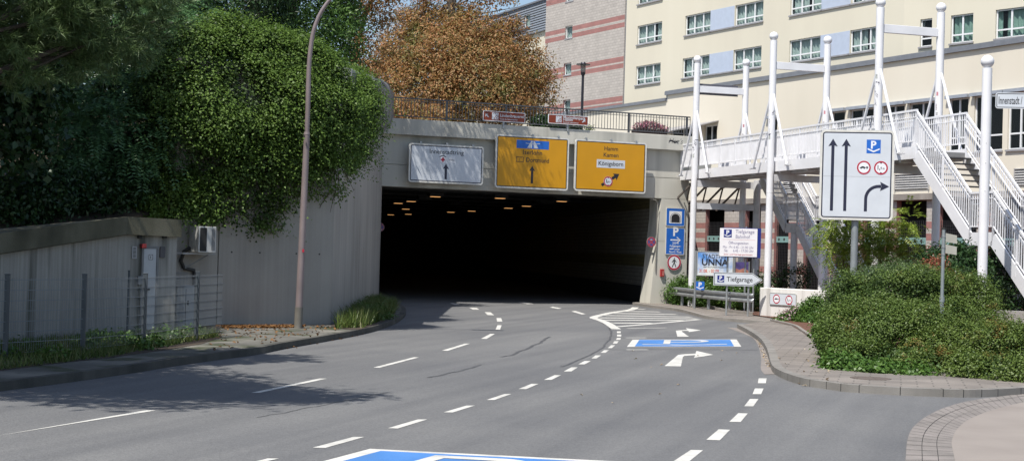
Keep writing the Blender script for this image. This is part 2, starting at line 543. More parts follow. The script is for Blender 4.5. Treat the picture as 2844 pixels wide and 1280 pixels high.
# ================================================================== THE SETTING
m_asph = None
def asphalt(name, base, patch, pw=0.06):
    m, t, b, o = _new(name)
    N, L = t.nodes.new, t.links.new
    tc = N('ShaderNodeTexCoord')
    n1 = N('ShaderNodeTexNoise'); n1.inputs['Scale'].default_value = 0.22; n1.inputs['Detail'].default_value = 7; n1.inputs['Distortion'].default_value = 0.6
    L(tc.outputs['Object'], n1.inputs['Vector'])
    rp = N('ShaderNodeValToRGB')
    rp.color_ramp.elements[0].position = 0.32; rp.color_ramp.elements[1].position = 0.7
    rp.color_ramp.elements[0].color = c4(base); rp.color_ramp.elements[1].color = c4(patch)
    L(n1.outputs['Fac'], rp.inputs['Fac'])
    # wheel tracks and long drips follow the lane
    mp2 = N('ShaderNodeMapping'); mp2.vector_type = 'TEXTURE'; mp2.inputs['Rotation'].default_value = (0, 0, R_(72)); mp2.inputs['Scale'].default_value = (14, 0.7, 1)
    L(tc.outputs['Object'], mp2.inputs['Vector'])
    n2 = N('ShaderNodeTexNoise'); n2.inputs['Scale'].default_value = 1.0; n2.inputs['Detail'].default_value = 6
    L(mp2.outputs['Vector'], n2.inputs['Vector'])
    r2 = N('ShaderNodeValToRGB'); r2.color_ramp.elements[0].position = 0.3; r2.color_ramp.elements[1].position = 0.68
    r2.color_ramp.elements[0].color = (0.82, 0.82, 0.83, 1); r2.color_ramp.elements[1].color = (1.12, 1.11, 1.09, 1)
    L(n2.outputs['Fac'], r2.inputs['Fac'])
    n3 = N('ShaderNodeTexVoronoi'); n3.inputs['Scale'].default_value = 55
    L(tc.outputs['Object'], n3.inputs['Vector'])
    r3 = N('ShaderNodeValToRGB'); r3.color_ramp.elements[0].color = (0.66, 0.66, 0.66, 1); r3.color_ramp.elements[1].color = (1.35, 1.35, 1.33, 1)
    L(n3.outputs['Color'], r3.inputs['Fac'])
    mx = N('ShaderNodeMix'); mx.data_type = 'RGBA'; mx.blend_type = 'MULTIPLY'; mx.inputs['Factor'].default_value = 1
    L(rp.outputs['Color'], mx.inputs['A']); L(r2.outputs['Color'], mx.inputs['B'])
    m2 = N('ShaderNodeMix'); m2.data_type = 'RGBA'; m2.blend_type = 'MULTIPLY'; m2.inputs['Factor'].default_value = 0.6
    L(mx.outputs['Result'], m2.inputs['A']); L(r3.outputs['Color'], m2.inputs['B'])
    L(m2.outputs['Result'], b.inputs['Base Color'])
    b.inputs['Roughness'].default_value = 0.82
    b.inputs['Specular IOR Level'].default_value = 0.35
    bp = N('ShaderNodeBump'); bp.inputs['Strength'].default_value = 0.35; bp.inputs['Distance'].default_value = 0.01
    L(n3.outputs['Distance'], bp.inputs['Height']); L(bp.outputs['Normal'], b.inputs['Normal'])
    return m
m_asph = asphalt('asphalt', (0.128, 0.130, 0.135), (0.158, 0.159, 0.160))
m_white = weathered('road_paint', [(0.40, 0.395, 0.37), (0.55, 0.54, 0.505), (0.62, 0.61, 0.57)], rough=0.8, big=2.2, streak=3.0, bump=0.3, speck=45)
m_blue = weathered('blue_road_paint', [(0.075, 0.175, 0.38), (0.062, 0.19, 0.47), (0.075, 0.215, 0.52)], rough=0.75, big=1.2, streak=1.2, bump=0.2)
m_tar = plain('tar', (0.075, 0.076, 0.078), 0.6, vary=0.3)
m_soil = plain('soil', (0.055, 0.04, 0.028), 0.95, vary=0.4, scale=1.5, bump=0.6, bscale=12)
m_kerb = weathered('kerb_concrete', [(0.17, 0.16, 0.145), (0.27, 0.255, 0.235)], big=1.2, streak=2, bump=0.3)
m_kerbw = weathered('shaded_mossy_kerb', [(0.05, 0.05, 0.046), (0.12, 0.115, 0.10)], big=1.0, streak=2, bump=0.4)  # moss, plus the shade of the kerb face put into the colour
m_pav_l = weathered('old_pavement', [(0.10, 0.098, 0.088), (0.15, 0.145, 0.13), (0.21, 0.2, 0.175)], big=0.8, streak=0.8, bump=0.4, stain=((0.05, 0.06, 0.03), 1.3))
m_pav = brickmat('paver', (0.19, 0.168, 0.15), (0.235, 0.208, 0.184), (0.13, 0.117, 0.103), 0.5, 0.25, 0.014, ground=True, rot=R_(14), blot=(.72, 1.2))
m_conc = weathered('wall_concrete', [(0.30, 0.28, 0.25), (0.385, 0.36, 0.322), (0.45, 0.42, 0.375)], big=0.35, streak=2.2, board=0.05, bump=0.25)
m_concd = weathered('hut_concrete', [(0.28, 0.265, 0.24), (0.39, 0.37, 0.335), (0.49, 0.465, 0.42)], big=0.5, streak=3.0, board=0.16, bump=0.3, stain=((0.10, 0.10, 0.085), 1.0, 1))
m_moss = weathered('mossy_concrete', [(0.055, 0.054, 0.036), (0.105, 0.10, 0.068), (0.17, 0.16, 0.115)], big=1.2, streak=1.6, bump=0.5)
m_portal = weathered('portal_concrete', [(0.47, 0.455, 0.40), (0.54, 0.525, 0.465), (0.60, 0.58, 0.515)], big=0.3, streak=1.6, bump=0.15, stain=((0.40, 0.39, 0.345), 0.8, 1))
m_dark = plain('dark_joint', (0.03, 0.03, 0.03), 0.9)

def struct(o, label, cat):
    return tag(o, label, cat, None, 'structure')
g = MB(); g.flat([(-500, -60), (500, -60), (500, 900), (-500, 900)], -0.06)
struct(g.build('ground', m_soil), 'bare brown ground under the whole place', 'ground')
g = MB(); g.flat([(-60, -30), (60, -30), (60, 135), (-60, 135)], 0.0)
road = struct(g.build('road', m_asph), 'grey asphalt road of three lanes curving into the underpass', 'road')

# ---- paint on the road
def gq(px):  return [G(x, y)[:2] for x, y in px]
def zq(ox, oy, k, q): return [(ox + x * k, oy + y * k) for x, y in q]
K5 = 711 / 1288.0
dash_px = []
for q in [[(285, 1092), (350, 1093), (545, 1038), (490, 1038)], [(663, 994), (712, 996), (862, 950), (815, 950)],
          [(944, 914), (990, 915), (1102, 880), (1060, 880)], [(1160, 852), (1200, 852), (1285, 822), (1250, 822)],
          [(0, 1160), (45, 1162), (115, 1147), (60, 1146)],
          [(-25, 816), (18, 816), (357, 745), (320, 744)], [(590, 689), (622, 690), (820, 638), (795, 637)],
          [(934, 604), (965, 605), (1076, 569), (1050, 569)], [(1132, 544), (1160, 545), (1202, 520), (1178, 520)],
          [(1205, 498), (1228, 498), (1236, 476), (1215, 476)], [(1213, 458), (1240, 458), (1233, 440), (1210, 440)],
          [(1165, 425), (1198, 426), (1180, 411), (1150, 410)], [(1090, 397), (1124, 398), (1110, 389), (1073, 388)],
          [(1000, 374), (1027, 373), (1000, 366), (975, 365)]]:
    dash_px.append(zq(711, 640, K5, q))
for q in [[(32, 797), (70, 798), (134, 771), (98, 771)], [(160, 751), (198, 751), (247, 727), (215, 727)],
          [(260, 709), (298, 709), (331, 688), (298, 688)], [(333, 673), (365, 673), (397, 656), (365, 656)],
          [(400, 643), (425, 643), (448, 628), (420, 628)], [(445, 615), (470, 615), (488, 601), (465, 601)],
          [(482, 591), (503, 591), (519, 577), (498, 577)], [(507, 569), (528, 569), (537, 556), (515, 556)],
          [(523, 550), (545, 550), (548, 540), (528, 540)], [(528, 533), (549, 533), (550, 523), (529, 523)],
          [(528, 516), (547, 516), (547, 507), (528, 507)],
          [(1237, 768), (1277, 768), (1281, 743), (1241, 743)], [(1210, 823), (1253, 823), (1266, 794), (1222, 794)],
          [(1168, 884), (1214, 884), (1240, 847), (1197, 847)], [(1093, 962), (1150, 963), (1186, 920), (1138, 919)],
          [(978, 1052), (1045, 1055), (1097, 1002), (1040, 1000)], [(805, 1165), (880, 1170), (961, 1105), (900, 1103)],
          [(190, 387), (232, 394), (250, 392), (205, 383)], [(298, 407), (352, 422), (371, 420), (318, 404)],
          [(30, 362), (80, 370), (110, 369), (60, 360)]]:
    dash_px.append(zq(1422, 640, K5, q))
dash_px.append(zq(0, 600, K5, [(-40, 1110), (20, 1100), (785, 977), (735, 976)]))
for q in dash_px:
    mb = MB(); mb.flat(gq(q), 0.004); mb.build('lane_dash', m_white, road)
def z1(q): return [(1740 + x * 600 / 2484.0, 800 + y * 600 / 2484.0) for x, y in q]
def arrow(q):
    mb = MB(); mb.flat(gq(z1(q)), 0.004); mb.build('lane_arrow', m_white, road)
arrow([(437, 895), (625, 898), (648, 792), (664, 778), (790, 770), (775, 801), (998, 765), (805, 721), (793, 752), (640, 760), (594, 768)])
arrow([(585, 557), (718, 557), (638, 501), (640, 490), (715, 491), (715, 505), (855, 484), (680, 459), (700, 477), (660, 481), (567, 488)])
def ribbon(mb, pts, wd, z):
    pts = [Vector((p[0], p[1])) for p in pts]
    L_, R2 = [], []
    for i, p in enumerate(pts):
        d = (pts[min(i + 1, len(pts) - 1)] - pts[max(i - 1, 0)]).normalized()
        n = Vector((-d.y, d.x)) * wd / 2
        L_.append(p + n); R2.append(p - n)
    for i in range(len(pts) - 1):
        mb.flat([L_[i], R2[i], R2[i + 1], L_[i + 1]], z)
def smooth(pts, n=6):
    pts = [Vector(p) for p in pts]
    out = []
    for i in range(len(pts) - 1):
        a, b, c, d = pts[max(i - 1, 0)], pts[i], pts[i + 1], pts[min(i + 2, len(pts) - 1)]
        for k in range(n):
            t = k / n
            out.append(0.5 * ((2 * b) + (c - a) * t + (2 * a - 5 * b + 4 * c - d) * t * t + (3 * b - a - 3 * c + d) * t ** 3))
    out.append(pts[-1])
    return out
# hatched area in front of the right pillar
mb = MB()
vl = [(1765, 853), (1752, 860), (1700, 868), (1668, 875), (1648, 882), (1668, 889), (1690, 899), (1712, 914)]
ribbon(mb, smooth(gq(vl), 4), 0.26, 0.004)
ribbon(mb, gq([(1714, 907), (1800, 900), (1943, 887)]), 0.2, 0.0045)
for a, b in [((1768, 858), (1791, 859)), ((1733, 864), (1833, 866)), ((1705, 870), (1879, 873)), ((1680, 876), (1919, 880)), ((1662, 882.5), (1936, 885)), ((1680, 889), (1905, 890)), ((1702, 897), (1815, 897.5))]:
    ribbon(mb, gq([a, b]), 0.42, 0.005)
mb.build('hatched_marking', m_white, road)
# blue parking symbols
def parking_symbol(bl, br, tr, tl):
    q = [Vector(p) for p in (bl, br, tr, tl)]
    def U(u, v): return (q[0] * (1 - u) + q[1] * u) * (1 - v) + (q[3] * (1 - u) + q[2] * u) * v
    mb = MB()
    mb.mi = 0; mb.flat([U(0, 0), U(1, 0), U(1, 1), U(0, 1)], 0.004)
    mb.mi = 1; mb.flat([U(.065, .04), U(.935, .04), U(.935, .95), U(.065, .95)], 0.008)
    mb.mi = 0
    a, b, c, d = .30, .72, .36, .90      # the letter P
    st = .062
    mb.flat([U(a, c), U(a + st, c), U(a + st, d), U(a, d)], 0.012)
    arc_o, arc_i = [], []
    for i in range(13):
        t = -math.pi / 2 + math.pi * i / 12
        arc_o.append(U(b - .16 + .16 * math.cos(t), .72 + .18 * math.sin(t)))
        arc_i.append(U(b - .20 + .13 * math.cos(t), .72 + .115 * math.sin(t)))
    mb.flat([U(a + st, .54), U(b - .16, .54), U(b - .20, .605), U(a + st, .605)], 0.0125)
    mb.flat([U(a + st, .90), U(b - .16, .90), U(b - .20, .835), U(a + st, .835)], 0.0125)
    for i in range(12): mb.flat([arc_o[i], arc_o[i + 1], arc_i[i + 1], arc_i[i]], 0.0125)
    mb.flat([U(.12, .26), U(.5, .14), U(.88, .26), U(.88, .32), U(.5, .21), U(.12, .32)][:3] + [U(.88, .32), U(.5, .205), U(.12, .32)], 0.012)
    mb.build('parking_symbol', [m_white, m_blue], road)
parking_symbol(*gq([(1741, 963), (2059, 962.5), (2045.6, 942.5), (1757, 943)]))
tl, tr = Vector(G(1028, 1246)[:2]), Vector(G(1752, 1283)[:2])
dn = Vector(G(899, 1280)[:2]) - tl
dn = dn.normalized() * 2.8
parking_symbol(tl + dn, tr + dn + Vector((-.25, 0)), tr, tl)
# tar seams and joints
def seam(px, wd, n=5):
    mb = MB()
    pts = smooth(gq(px), n)
    rd = random.Random(len(px))
    pts = [p + Vector((rd.uniform(-.03, .03), rd.uniform(-.03, .03))) for p in pts]
    ribbon(mb, pts, wd, 0.0035)
    mb.build('tar_seam', m_tar, road)
seam([(711, 1159), (790, 1145), (877, 1128), (976, 1109), (1070, 1090)], 0.018)
seam([(1191, 1048), (1230, 1040), (1290, 1026), (1335, 1012)], 0.06)
seam([(1390, 991), (1422, 985), (1455, 971), (1499, 952), (1524, 935)], 0.07)
seam([(1560, 1018), (1632, 990), (1670, 966), (1692, 944), (1698, 924), (1687, 905), (1670, 893)], 0.05)
seam([(1700, 971), (1850, 970), (2105, 971.5)], 0.05)
seam([(1720, 938.5), (1850, 938), (2075, 936.5)], 0.05)
for q in [[(1740, 971), (1800, 971)], [(1742, 912), (1850, 910)], [(1738, 938), (1795, 938)]]:
    mb = MB(); ribbon(mb, gq(q), 0.12, 0.0045); mb.build('worn_line', m_white, road)

# ---- left pavement and its kerb
edgeL = smooth(gq([(-700, 1170), (-300, 1122), (0, 1086), (180, 1063), (386, 1033), (469, 1019), (600, 1000), (711, 985), (789, 969), (900, 949), (989, 932), (1050, 917), (1098, 899), (1122, 882), (1127, 870), (1120, 860), (1104, 852)]), 4)
PL = Vector((-4.93, 56.6)); PR = Vector((5.62, 60.9))
F = Frame(PL, PR - PL)
W = (PR - PL).length
PW = F.hit(1911, 600)[0] - W             # width of the right pillar
edgeL += [F.at(0.75, 0.2, 0).to_2d(), F.at(0.75 + .264 * 57, 58, 0).to_2d()]
def offset(pts, d):
    out = []
    for i, p in enumerate(pts):
        t = (pts[min(i + 1, len(pts) - 1)] - pts[max(i - 1, 0)]).normalized()
        out.append(p + Vector((-t.y, t.x)) * d)
    return out
def strip3(mb, A, B, z0, z1):            # a raised band between two lines, with its outer face
    for i in range(len(A) - 1):
        mb.add([(*A[i], z1), (*A[i + 1], z1), (*B[i + 1], z1), (*B[i], z1)], [(0, 1, 2, 3)])
        mb.add([(*A[i], z0), (*A[i + 1], z0), (*A[i + 1], z1), (*A[i], z1)], [(0, 1, 2, 3)])
inL = offset(edgeL, 0.14)
mb = MB(); strip3(mb, edgeL, inL, 0.0, 0.13)
struct(mb.build('kerb', m_kerbw), 'mossy kerb with shaded face painted dark along the left road edge', 'kerb')
mb = MB()
far = [F.at(0.02 + .264 * 57, 58, 0).to_2d(), F.at(0.02, 0.1, 0).to_2d(), Vector((-4.4, 37.4)), Vector((-6.8, 35.6)), Vector((-26, 20)), Vector((-26, 10))]
mb.flat(inL + far, 0.128)
struct(mb.build('pavement', m_pav_l), 'grey worn pavement between the wire fence and the left kerb', 'pavement')
mb = MB()
gl = [G(-400, 1085, .128), G(0, 1030, .128), G(130, 1012, .128), G(300, 994, .128), G(460, 972, .128), G(560, 955, .128), G(618, 935, .128), G(600, 906, .128), G(470, 905, .128), G(-400, 905, .128)]
mb.flat([p.to_2d() for p in gl], 0.134)
struct(mb.build('verge', m_soil), 'brown soil of the narrow verge behind the wire fence', 'verge')
mb = MB()
gm = [G(918, 905, .128), G(960, 915, .128), G(1000, 915, .128), G(1060, 896, .128), G(1095, 878, .128), G(1100, 866, .128), G(1075, 848, .128)]
mb.flat([p.to_2d() for p in gm] + [F.at(0.05, -0.1, 0).to_2d()], 0.135)
struct(mb.build('verge', m_soil), 'brown soil of the weedy patch at the tunnel mouth', 'verge')

# ---- right pavement beyond the hatched area, with the guard rail
edgeR1 = smooth(gq([(1748, 845), (1800, 853), (1880, 864), (1925, 875), (1960, 884.5), (2008, 890.5), (2070, 896), (2141, 902)]), 4)
edgeR1 = [F.at(W - 0.05, 1.0, 0).to_2d()] + edgeR1[1:]
inR1 = offset(edgeR1, 0.16)
m_kl = weathered('worn_kerb', [(0.21, 0.195, 0.175), (0.31, 0.285, 0.26)], big=1.2, streak=2, bump=0.3)
mb = MB(); strip3(mb, edgeR1[::-1], inR1[::-1], 0.0, 0.10)
struct(mb.build('kerb', m_kl), 'low worn kerb between hatched area and guard rail', 'kerb')
bedF = gq([(1832, 843), (1900, 850), (1960, 860), (2003, 872), (2090, 883)])
mb = MB()
mb.flat(inR1 + gq([(2165, 896), (2155, 893), (2098, 885)]) + [Vector(p) for p in bedF[::-1]] + [F.at(W + .1, 0.1, 0).to_2d()], 0.098)
struct(mb.build('pavement', m_pav), 'narrow pavement strip in front of the guard rail', 'pavement')
# ---- right pavement round the hedge
edgeR2 = smooth(gq([(2047, 911), (2078, 928), (2109, 950), (2126, 974), (2135, 1000), (2140, 1022), (2152, 1039), (2187, 1056), (2235, 1070.5), (2295, 1080), (2356, 1088), (2500, 1097), (2652, 1102.5), (2726, 1102.5), (2817, 1098), (2900, 1090), (3100, 1062)]), 4)
inR2 = offset(edgeR2, 0.17)
mb = MB(); strip3(mb, edgeR2[::-1], inR2[::-1], 0.0, 0.12)
kerb2 = struct(mb.build('kerb', m_kerb), 'pale concrete kerb curving round the hedge corner', 'kerb')
mb = MB()
for fr in np.linspace(0.04, 0.98, 24):   # joints between the kerb stones
    i = int(fr * (len(edgeR2) - 1))
    a, b = edgeR2[i], inR2[i]
    t = (edgeR2[min(i + 1, len(edgeR2) - 1)] - edgeR2[max(0, i - 1)]).normalized() * 0.006
    o = (a - b).normalized() * 0.003
    mb.add([(*(a + o - t), 0.0), (*(a + o + t), 0.0), (*(a + o + t), 0.123), (*(a + o - t), 0.123), (*(b + t), 0.123), (*(b - t), 0.123)], [(0, 1, 2, 3), (3, 2, 4, 5)])
mb.build('kerb_joint', m_dark, kerb2)
bushE = gq([(2138, 901), (2199, 916), (2223, 931), (2257, 957), (2271, 979), (2296, 1017), (2308, 1031), (2343, 1035), (2486, 1051), (2795, 1073), (2900, 1080), (3100, 1055)])
mb = MB(); mb.flat(inR2 + [Vector(p) for p in bushE[::-1]], 0.118)
struct(mb.build('pavement', m_pav), 'paved footway curving between the kerb and the hedge', 'pavement')
mb = MB()
bE = smooth(bushE, 3); strip3(mb, bE, offset(bE, 0.09), 0.1, 0.17)
struct(mb.build('kerb', m_kl), 'thin edging stone between footway and planting bed', 'kerb')
mb = MB()
mb.flat([Vector(p) for p in bushE] + [Vector((18, 34)), Vector((30, 60)), Vector((18, 96)), Vector((9, 96)), Vector((7.0, 62.5))] + [Vector(p) for p in bedF] + [Vector((8.31, 51.1)), Vector((8.6, 49.3))], 0.125)
m_mulch = plain('mulch', (0.12, 0.055, 0.035), 0.95, vary=0.5, scale=14, bump=0.8, bscale=30)
struct(mb.build('planting_bed', m_mulch), 'reddish brown mulch bed under hedge and bridge', 'planting bed')
mb = MB(); bf = smooth(bedF, 3); strip3(mb, bf[::-1], offset(bf, .1)[::-1], 0.09, 0.2)
struct(mb.build('kerb', m_kl), 'edging stone behind the guard rail posts', 'kerb')
# gutter of pale pavers, and the paved corner at the bottom right
gut = smooth(gq([(2018, 909), (2058, 924), (2090, 938), (2104, 957), (2110, 974), (2114, 1000), (2113, 1025), (2124, 1040)]), 3)
gin = smooth(gq([(2047, 911), (2078, 928), (2109, 950), (2120, 962), (2126, 974), (2135, 1000), (2140, 1022), (2152, 1039)]), 3)
m_gut = weathered('gutter_stone', [(0.20, 0.18, 0.165), (0.28, 0.25, 0.23)], big=1.5, streak=1)
mb = MB()
for i in range(min(len(gut), len(gin)) - 1): mb.flat([gut[i], gut[i + 1], gin[i + 1], gin[i]], 0.006)
struct(mb.build('gutter', m_gut), 'pinkish stone gutter beside the curving kerb', 'gutter')
co = smooth(gq([(2510, 1330), (2515, 1280), (2520, 1225), (2535, 1190), (2570, 1160), (2620, 1135), (2690, 1115), (2765, 1104), (2844, 1093), (2950, 1076), (3150, 1046)]), 4)
ci = smooth(gq([(2660, 1330), (2652, 1280), (2643, 1235), (2648, 1212), (2662, 1190), (2690, 1168), (2740, 1146), (2795, 1130), (2860, 1115), (2950, 1098), (3150, 1064)]), 4)
bands = [(0, .33, .014), (.345, .66, .012), (.675, 1, .014)]
mb = MB()
for i in range(len(co) - 1):
    for a, b, z in bands:
        p = [co[i].lerp(ci[i], a), co[i + 1].lerp(ci[i + 1], a), co[i + 1].lerp(ci[i + 1], b), co[i].lerp(ci[i], b)]
        g_ = 0.03
        mb.flat([p[0].lerp(p[1], g_), p[1].lerp(p[0], g_), p[2].lerp(p[3], g_), p[3].lerp(p[2], g_)], z)
struct(mb.build('gutter', weathered('gutter_paver', [(0.165, 0.15, 0.14), (0.22, 0.20, 0.185), (0.28, 0.25, 0.235)], big=2.5, streak=1)), 'curved gutter of grey paving setts at the near right corner', 'gutter')
mb = MB()
for i in range(len(co) - 1): mb.flat([co[i], co[i + 1], ci[i + 1], ci[i]], 0.006)
struct(mb.build('gutter_bed', m_dark), 'dark joints between the setts of the curved gutter', 'gutter')
mb = MB(); mb.flat(ci + [Vector((20, 18)), Vector((20, 2)), Vector((3.5, 2))], 0.016)
struct(mb.build('pavement', weathered('pale_pavement', [(0.235, 0.205, 0.185), (0.265, 0.235, 0.212), (0.295, 0.262, 0.235)], big=0.9, streak=0.8)), 'pale beige pavement at the near right corner', 'pavement')
mh = MB(); c = G(2418, 1050, .118)
mh.tube([(c.x, c.y, .119), (c.x, c.y, .124)], 0.34, 28)
mo = mh.build('manhole_cover', plain('rusty_iron', (0.12, 0.095, 0.08), 0.7, vary=.3, scale=9, bump=.4))
tag(mo, 'round brown iron manhole cover in the footway by the hedge', 'manhole cover')

# ================================================================== UNDERPASS
Z_OPEN, Z_JOINT, Z_PB, Z_PT = 4.34, 5.17, 6.28, 6.88
DEEP = 58.0
SH = 0.264 * (DEEP - .9)                   # the tunnel leaves its mouth at a slant
t = thing('underpass', 'pale concrete underpass mouth with dark opening under the railing', 'underpass', (PL.x, PL.y, 0), F.rz)
mb = MB()
mb.box((-0.3, 0.0, Z_OPEN), (W + PW, 0.9, Z_JOINT - 0.012)); mb.box((-0.3, 0.05, Z_JOINT - 0.012), (W + PW, 0.9, Z_JOINT + 0.012))
mb.box((-0.3, 0.0, Z_JOINT + 0.012), (W + PW, 0.9, Z_PB + 0.1))
mb.build('header_beam', m_portal, t)
mb = MB(); mb.prismy([(0, 0), (0, 0)][:0] or [(-0.3, Z_PB), (W + PW + .05, Z_PB), (W + PW + .05, Z_PT), (-0.3, Z_PT)], -0.28, 0.35)
mb.build('parapet', m_portal, t, bevel=0.02)
mb = MB()
def jx(z): return W + .42 * z / Z_OPEN            # the pillar leans back from the opening
for z0, z1, y0 in ((0, 2.6, 0), (2.6, 2.615, .04), (2.615, Z_OPEN - .015, 0), (Z_OPEN - .015, Z_OPEN, .04)):
    mb.prismy([(jx(z0), z0), (W + PW, z0), (W + PW, z1), (jx(z1), z1)], y0, .9)
mb.box((W + .42, .9, 0), (W + PW, 1.05, 4.6))
mb.build('pillar', m_portal, t)
m_tile = brickmat('tunnel_tile', (0.38, 0.36, 0.30), (0.32, 0.30, 0.255), (0.11, 0.10, 0.09), 0.5, 0.16, 0.01)
m_tiley = brickmat('yellow_tile', (0.22, 0.19, 0.08), (0.19, 0.16, 0.07), (0.08, 0.07, 0.04), 0.5, 0.16, 0.01)
m_tund = plain('tunnel_base_dark_end', (0.03, 0.03, 0.03), 0.9)
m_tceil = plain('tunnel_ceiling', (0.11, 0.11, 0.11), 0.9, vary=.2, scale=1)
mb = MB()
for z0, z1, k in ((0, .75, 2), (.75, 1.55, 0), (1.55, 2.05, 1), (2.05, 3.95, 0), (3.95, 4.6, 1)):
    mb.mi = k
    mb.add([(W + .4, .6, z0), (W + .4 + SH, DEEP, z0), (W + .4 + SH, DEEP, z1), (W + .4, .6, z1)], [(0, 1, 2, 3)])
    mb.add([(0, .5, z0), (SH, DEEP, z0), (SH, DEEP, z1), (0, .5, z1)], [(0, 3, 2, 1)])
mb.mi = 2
mb.add([(SH, DEEP, 0), (W + .4 + SH, DEEP, 0), (W + .4 + SH, DEEP, 4.6), (SH, DEEP, 4.6)], [(0, 1, 2, 3)])  # added dark sheet closes the far end, standing in for the tunnel's darkness
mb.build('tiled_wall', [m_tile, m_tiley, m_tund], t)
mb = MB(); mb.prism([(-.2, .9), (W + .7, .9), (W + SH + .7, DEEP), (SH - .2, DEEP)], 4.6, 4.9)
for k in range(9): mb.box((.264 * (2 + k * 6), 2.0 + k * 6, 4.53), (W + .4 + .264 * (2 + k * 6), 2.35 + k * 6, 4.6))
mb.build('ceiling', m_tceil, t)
mb = MB(); mb.tube([F_ for F_ in [(W - .1, -.05, 4.28), (W + .12, -.07, 4.25), (W + .22, -.05, 4.1), (W + .2, -.04, 1.4)]], 0.02, 8)
mb.build('conduit', plain('grey_conduit', (0.25, 0.24, 0.21), .6), t)
# graffiti tag on the parapet
mb = MB(); u_, z_ = F.hit(1876, 392, -.28)
mb.text("Hoz's", u_, z_ - .1, wd=.62, y=-.284, slant=.35, bold=-0.012, sx=1.2)
mb.text("~", u_ - .1, z_ - .22, wd=.4, y=-.284)
mb.build('graffiti', plain('black_spray', (0.03, 0.03, 0.035), .6), t)
# ceiling lamps
m_amber = emit('amber_lamp', (1.0, 0.50, 0.18), 0.75)
m_lampbody = plain('lamp_housing', (0.12, 0.12, 0.12), .6)
lamps = [(1209, 548, 1), (1389, 552.5, 1), (1560, 561, 1), (1142, 561, 1), (1106, 566, 1), (1127, 582, .6), (1134, 596, 1), (1085, 597.5, .6), (1252, 590.5, 1), (1310, 587.5, 1), (1412, 579.5, 1), (1462, 574, 1), (1178, 556, 0), (1515, 566, 0), (1263, 571, .3)]
proto = None
for px, py, on in lamps:
    c = G(px, py, 4.40)
    if proto is None:
        l = thing('ceiling_lamp', '', 'lamp', c, F.rz, 'amber lamps on the tunnel ceiling')
        b = MB(); b.box((-.34, -.2, .03), (.34, .2, .2)); b.build('housing', m_lampbody, l, bevel=.01)
        b = MB(); b.box((-.21, -.13, .012), (.21, .13, .035)); b.build('diffuser', m_amber, l)
        proto = l
    else:
        l = copy_tree(proto); l.location = c
    l['label'] = 'amber lamp glowing on the dark tunnel ceiling'
    if on < 0.5:
        for ch in l.children:
            if ch.name.startswith('diffuser'):
                d2 = ch.data.copy(); ch.data = d2; d2.materials[0] = m_lampbody
        l['label'] = 'unlit grey lamp on the tunnel ceiling'
        l['group'] = 'unlit lamps on the tunnel ceiling'
# ---- terrace on top of the tunnel
mb = MB()
e0, e1 = F.at(-.3, .4, 0).to_2d(), F.at(W + PW, .4, 0).to_2d()
mb.prism([e0, e1, Vector((10.6, 95.2)), Vector((-6, 135)), Vector((-60, 135)), Vector((-60, 62))], 5.9, 6.2)
struct(mb.build('terrace', weathered('terrace_paving', [(0.2, .19, .18), (0.28, .27, .25)])), 'paved terrace on top of the tunnel', 'terrace')
mb = MB(); mb.bar((*e1, 3.0), (10.6, 95.2, 3.0), .3, 5.9)
tag(mb.build('terrace_wall', m_portal), 'pale concrete side wall of the terrace above the garage yard', 'wall')

# ---- retaining wall on the left, bending into the tunnel
B0, B1 = Vector((-6.86, 35.42)), Vector((-4.42, 37.37))
bd = (B1 - B0).normalized()
BL = B0 - bd * 1.15
t = thing('retaining_wall', 'tall grey concrete retaining wall half hidden by climbing ivy', 'wall', (B1.x, B1.y, 0))
def rel(p, o): return (p[0] - o[0], p[1] - o[1])
ZW = 6.3
mb = MB()
nb = Vector((-bd.y, bd.x))
j0 = B0 - bd * .015; j1 = B0 + bd * .015
mb.prism([rel(p, B1) for p in (BL, j0, j0 + nb * .5, BL + nb * .5)], 0, ZW)
mb.prism([rel(p, B1) for p in (j1, B1, B1 + Vector((-.5, .2)), j1 + nb * .5)], 0, ZW)
mb.prism([rel(p, B1) for p in (j0 + nb * .04, j1 + nb * .04, j1 + nb * .5, j0 + nb * .5)], 0, ZW)
sd = (PL - B1).normalized(); sn = Vector((-sd.y, sd.x))
k0 = B1 + sd * .03
mb.prism([rel(p, B1) for p in (k0, PL, PL + sn * .6, k0 + sn * .6)], 0, ZW)
mb.prism([rel(p, B1) for p in (PL, PL + sd * .3, PL + sd * .3 + sn * .6, PL + sn * .6)], 0, ZW)
mb.build('wall_panel', m_conc, t)
mb = MB()
mb.bar((*rel(B1 + sn * .04 + sd * .015, B1), ZW / 2), (*rel(B1 + sn * .5 + sd * .015, B1), ZW / 2), .03, ZW, up=(0, 0, 1))
mb.build('joint', m_dark, t)
mb = MB()                                 # tie holes left by the formwork
for s in (.35, 1.1, 2.1, 2.75): 
    p = B0 + bd * s - nb * .003
    mb.tube([(*rel(p, B1), 1.85), (*rel(p + nb * .01, B1), 1.85)], .022, 10)
mb.build('tie_hole', m_dark, t)
prof = [(0.0, 6.3), (-.12, 6.42), (-.3, 6.6), (-.36, 6.85), (-.36, 7.5), (-.34, 7.8), (-.22, 8.1), (-.02, 8.3), (.25, 8.38), (.6, 8.4), (.6, 6.3)]
m_cope = weathered('coping_panel', [(.12, .12, .115), (.2, .205, .21), (.28, .29, .31)], big=.8, streak=2, rough=.5)
mb = MB()
n = len(prof)
LW = (PL - B1).length + .25
vs, K = [], 9
for q_ in range(K):                       # it rises towards the tunnel
    f_ = q_ / (K - 1)
    a_ = k0 + sd * (2.0 + (LW - 2.0) * f_); h_ = .22 + .78 * f_
    vs += [(*rel(a_ + sn * x * (.5 + .5 * f_), B1), 6.3 + (z - 6.3) * h_) for x, z in prof]
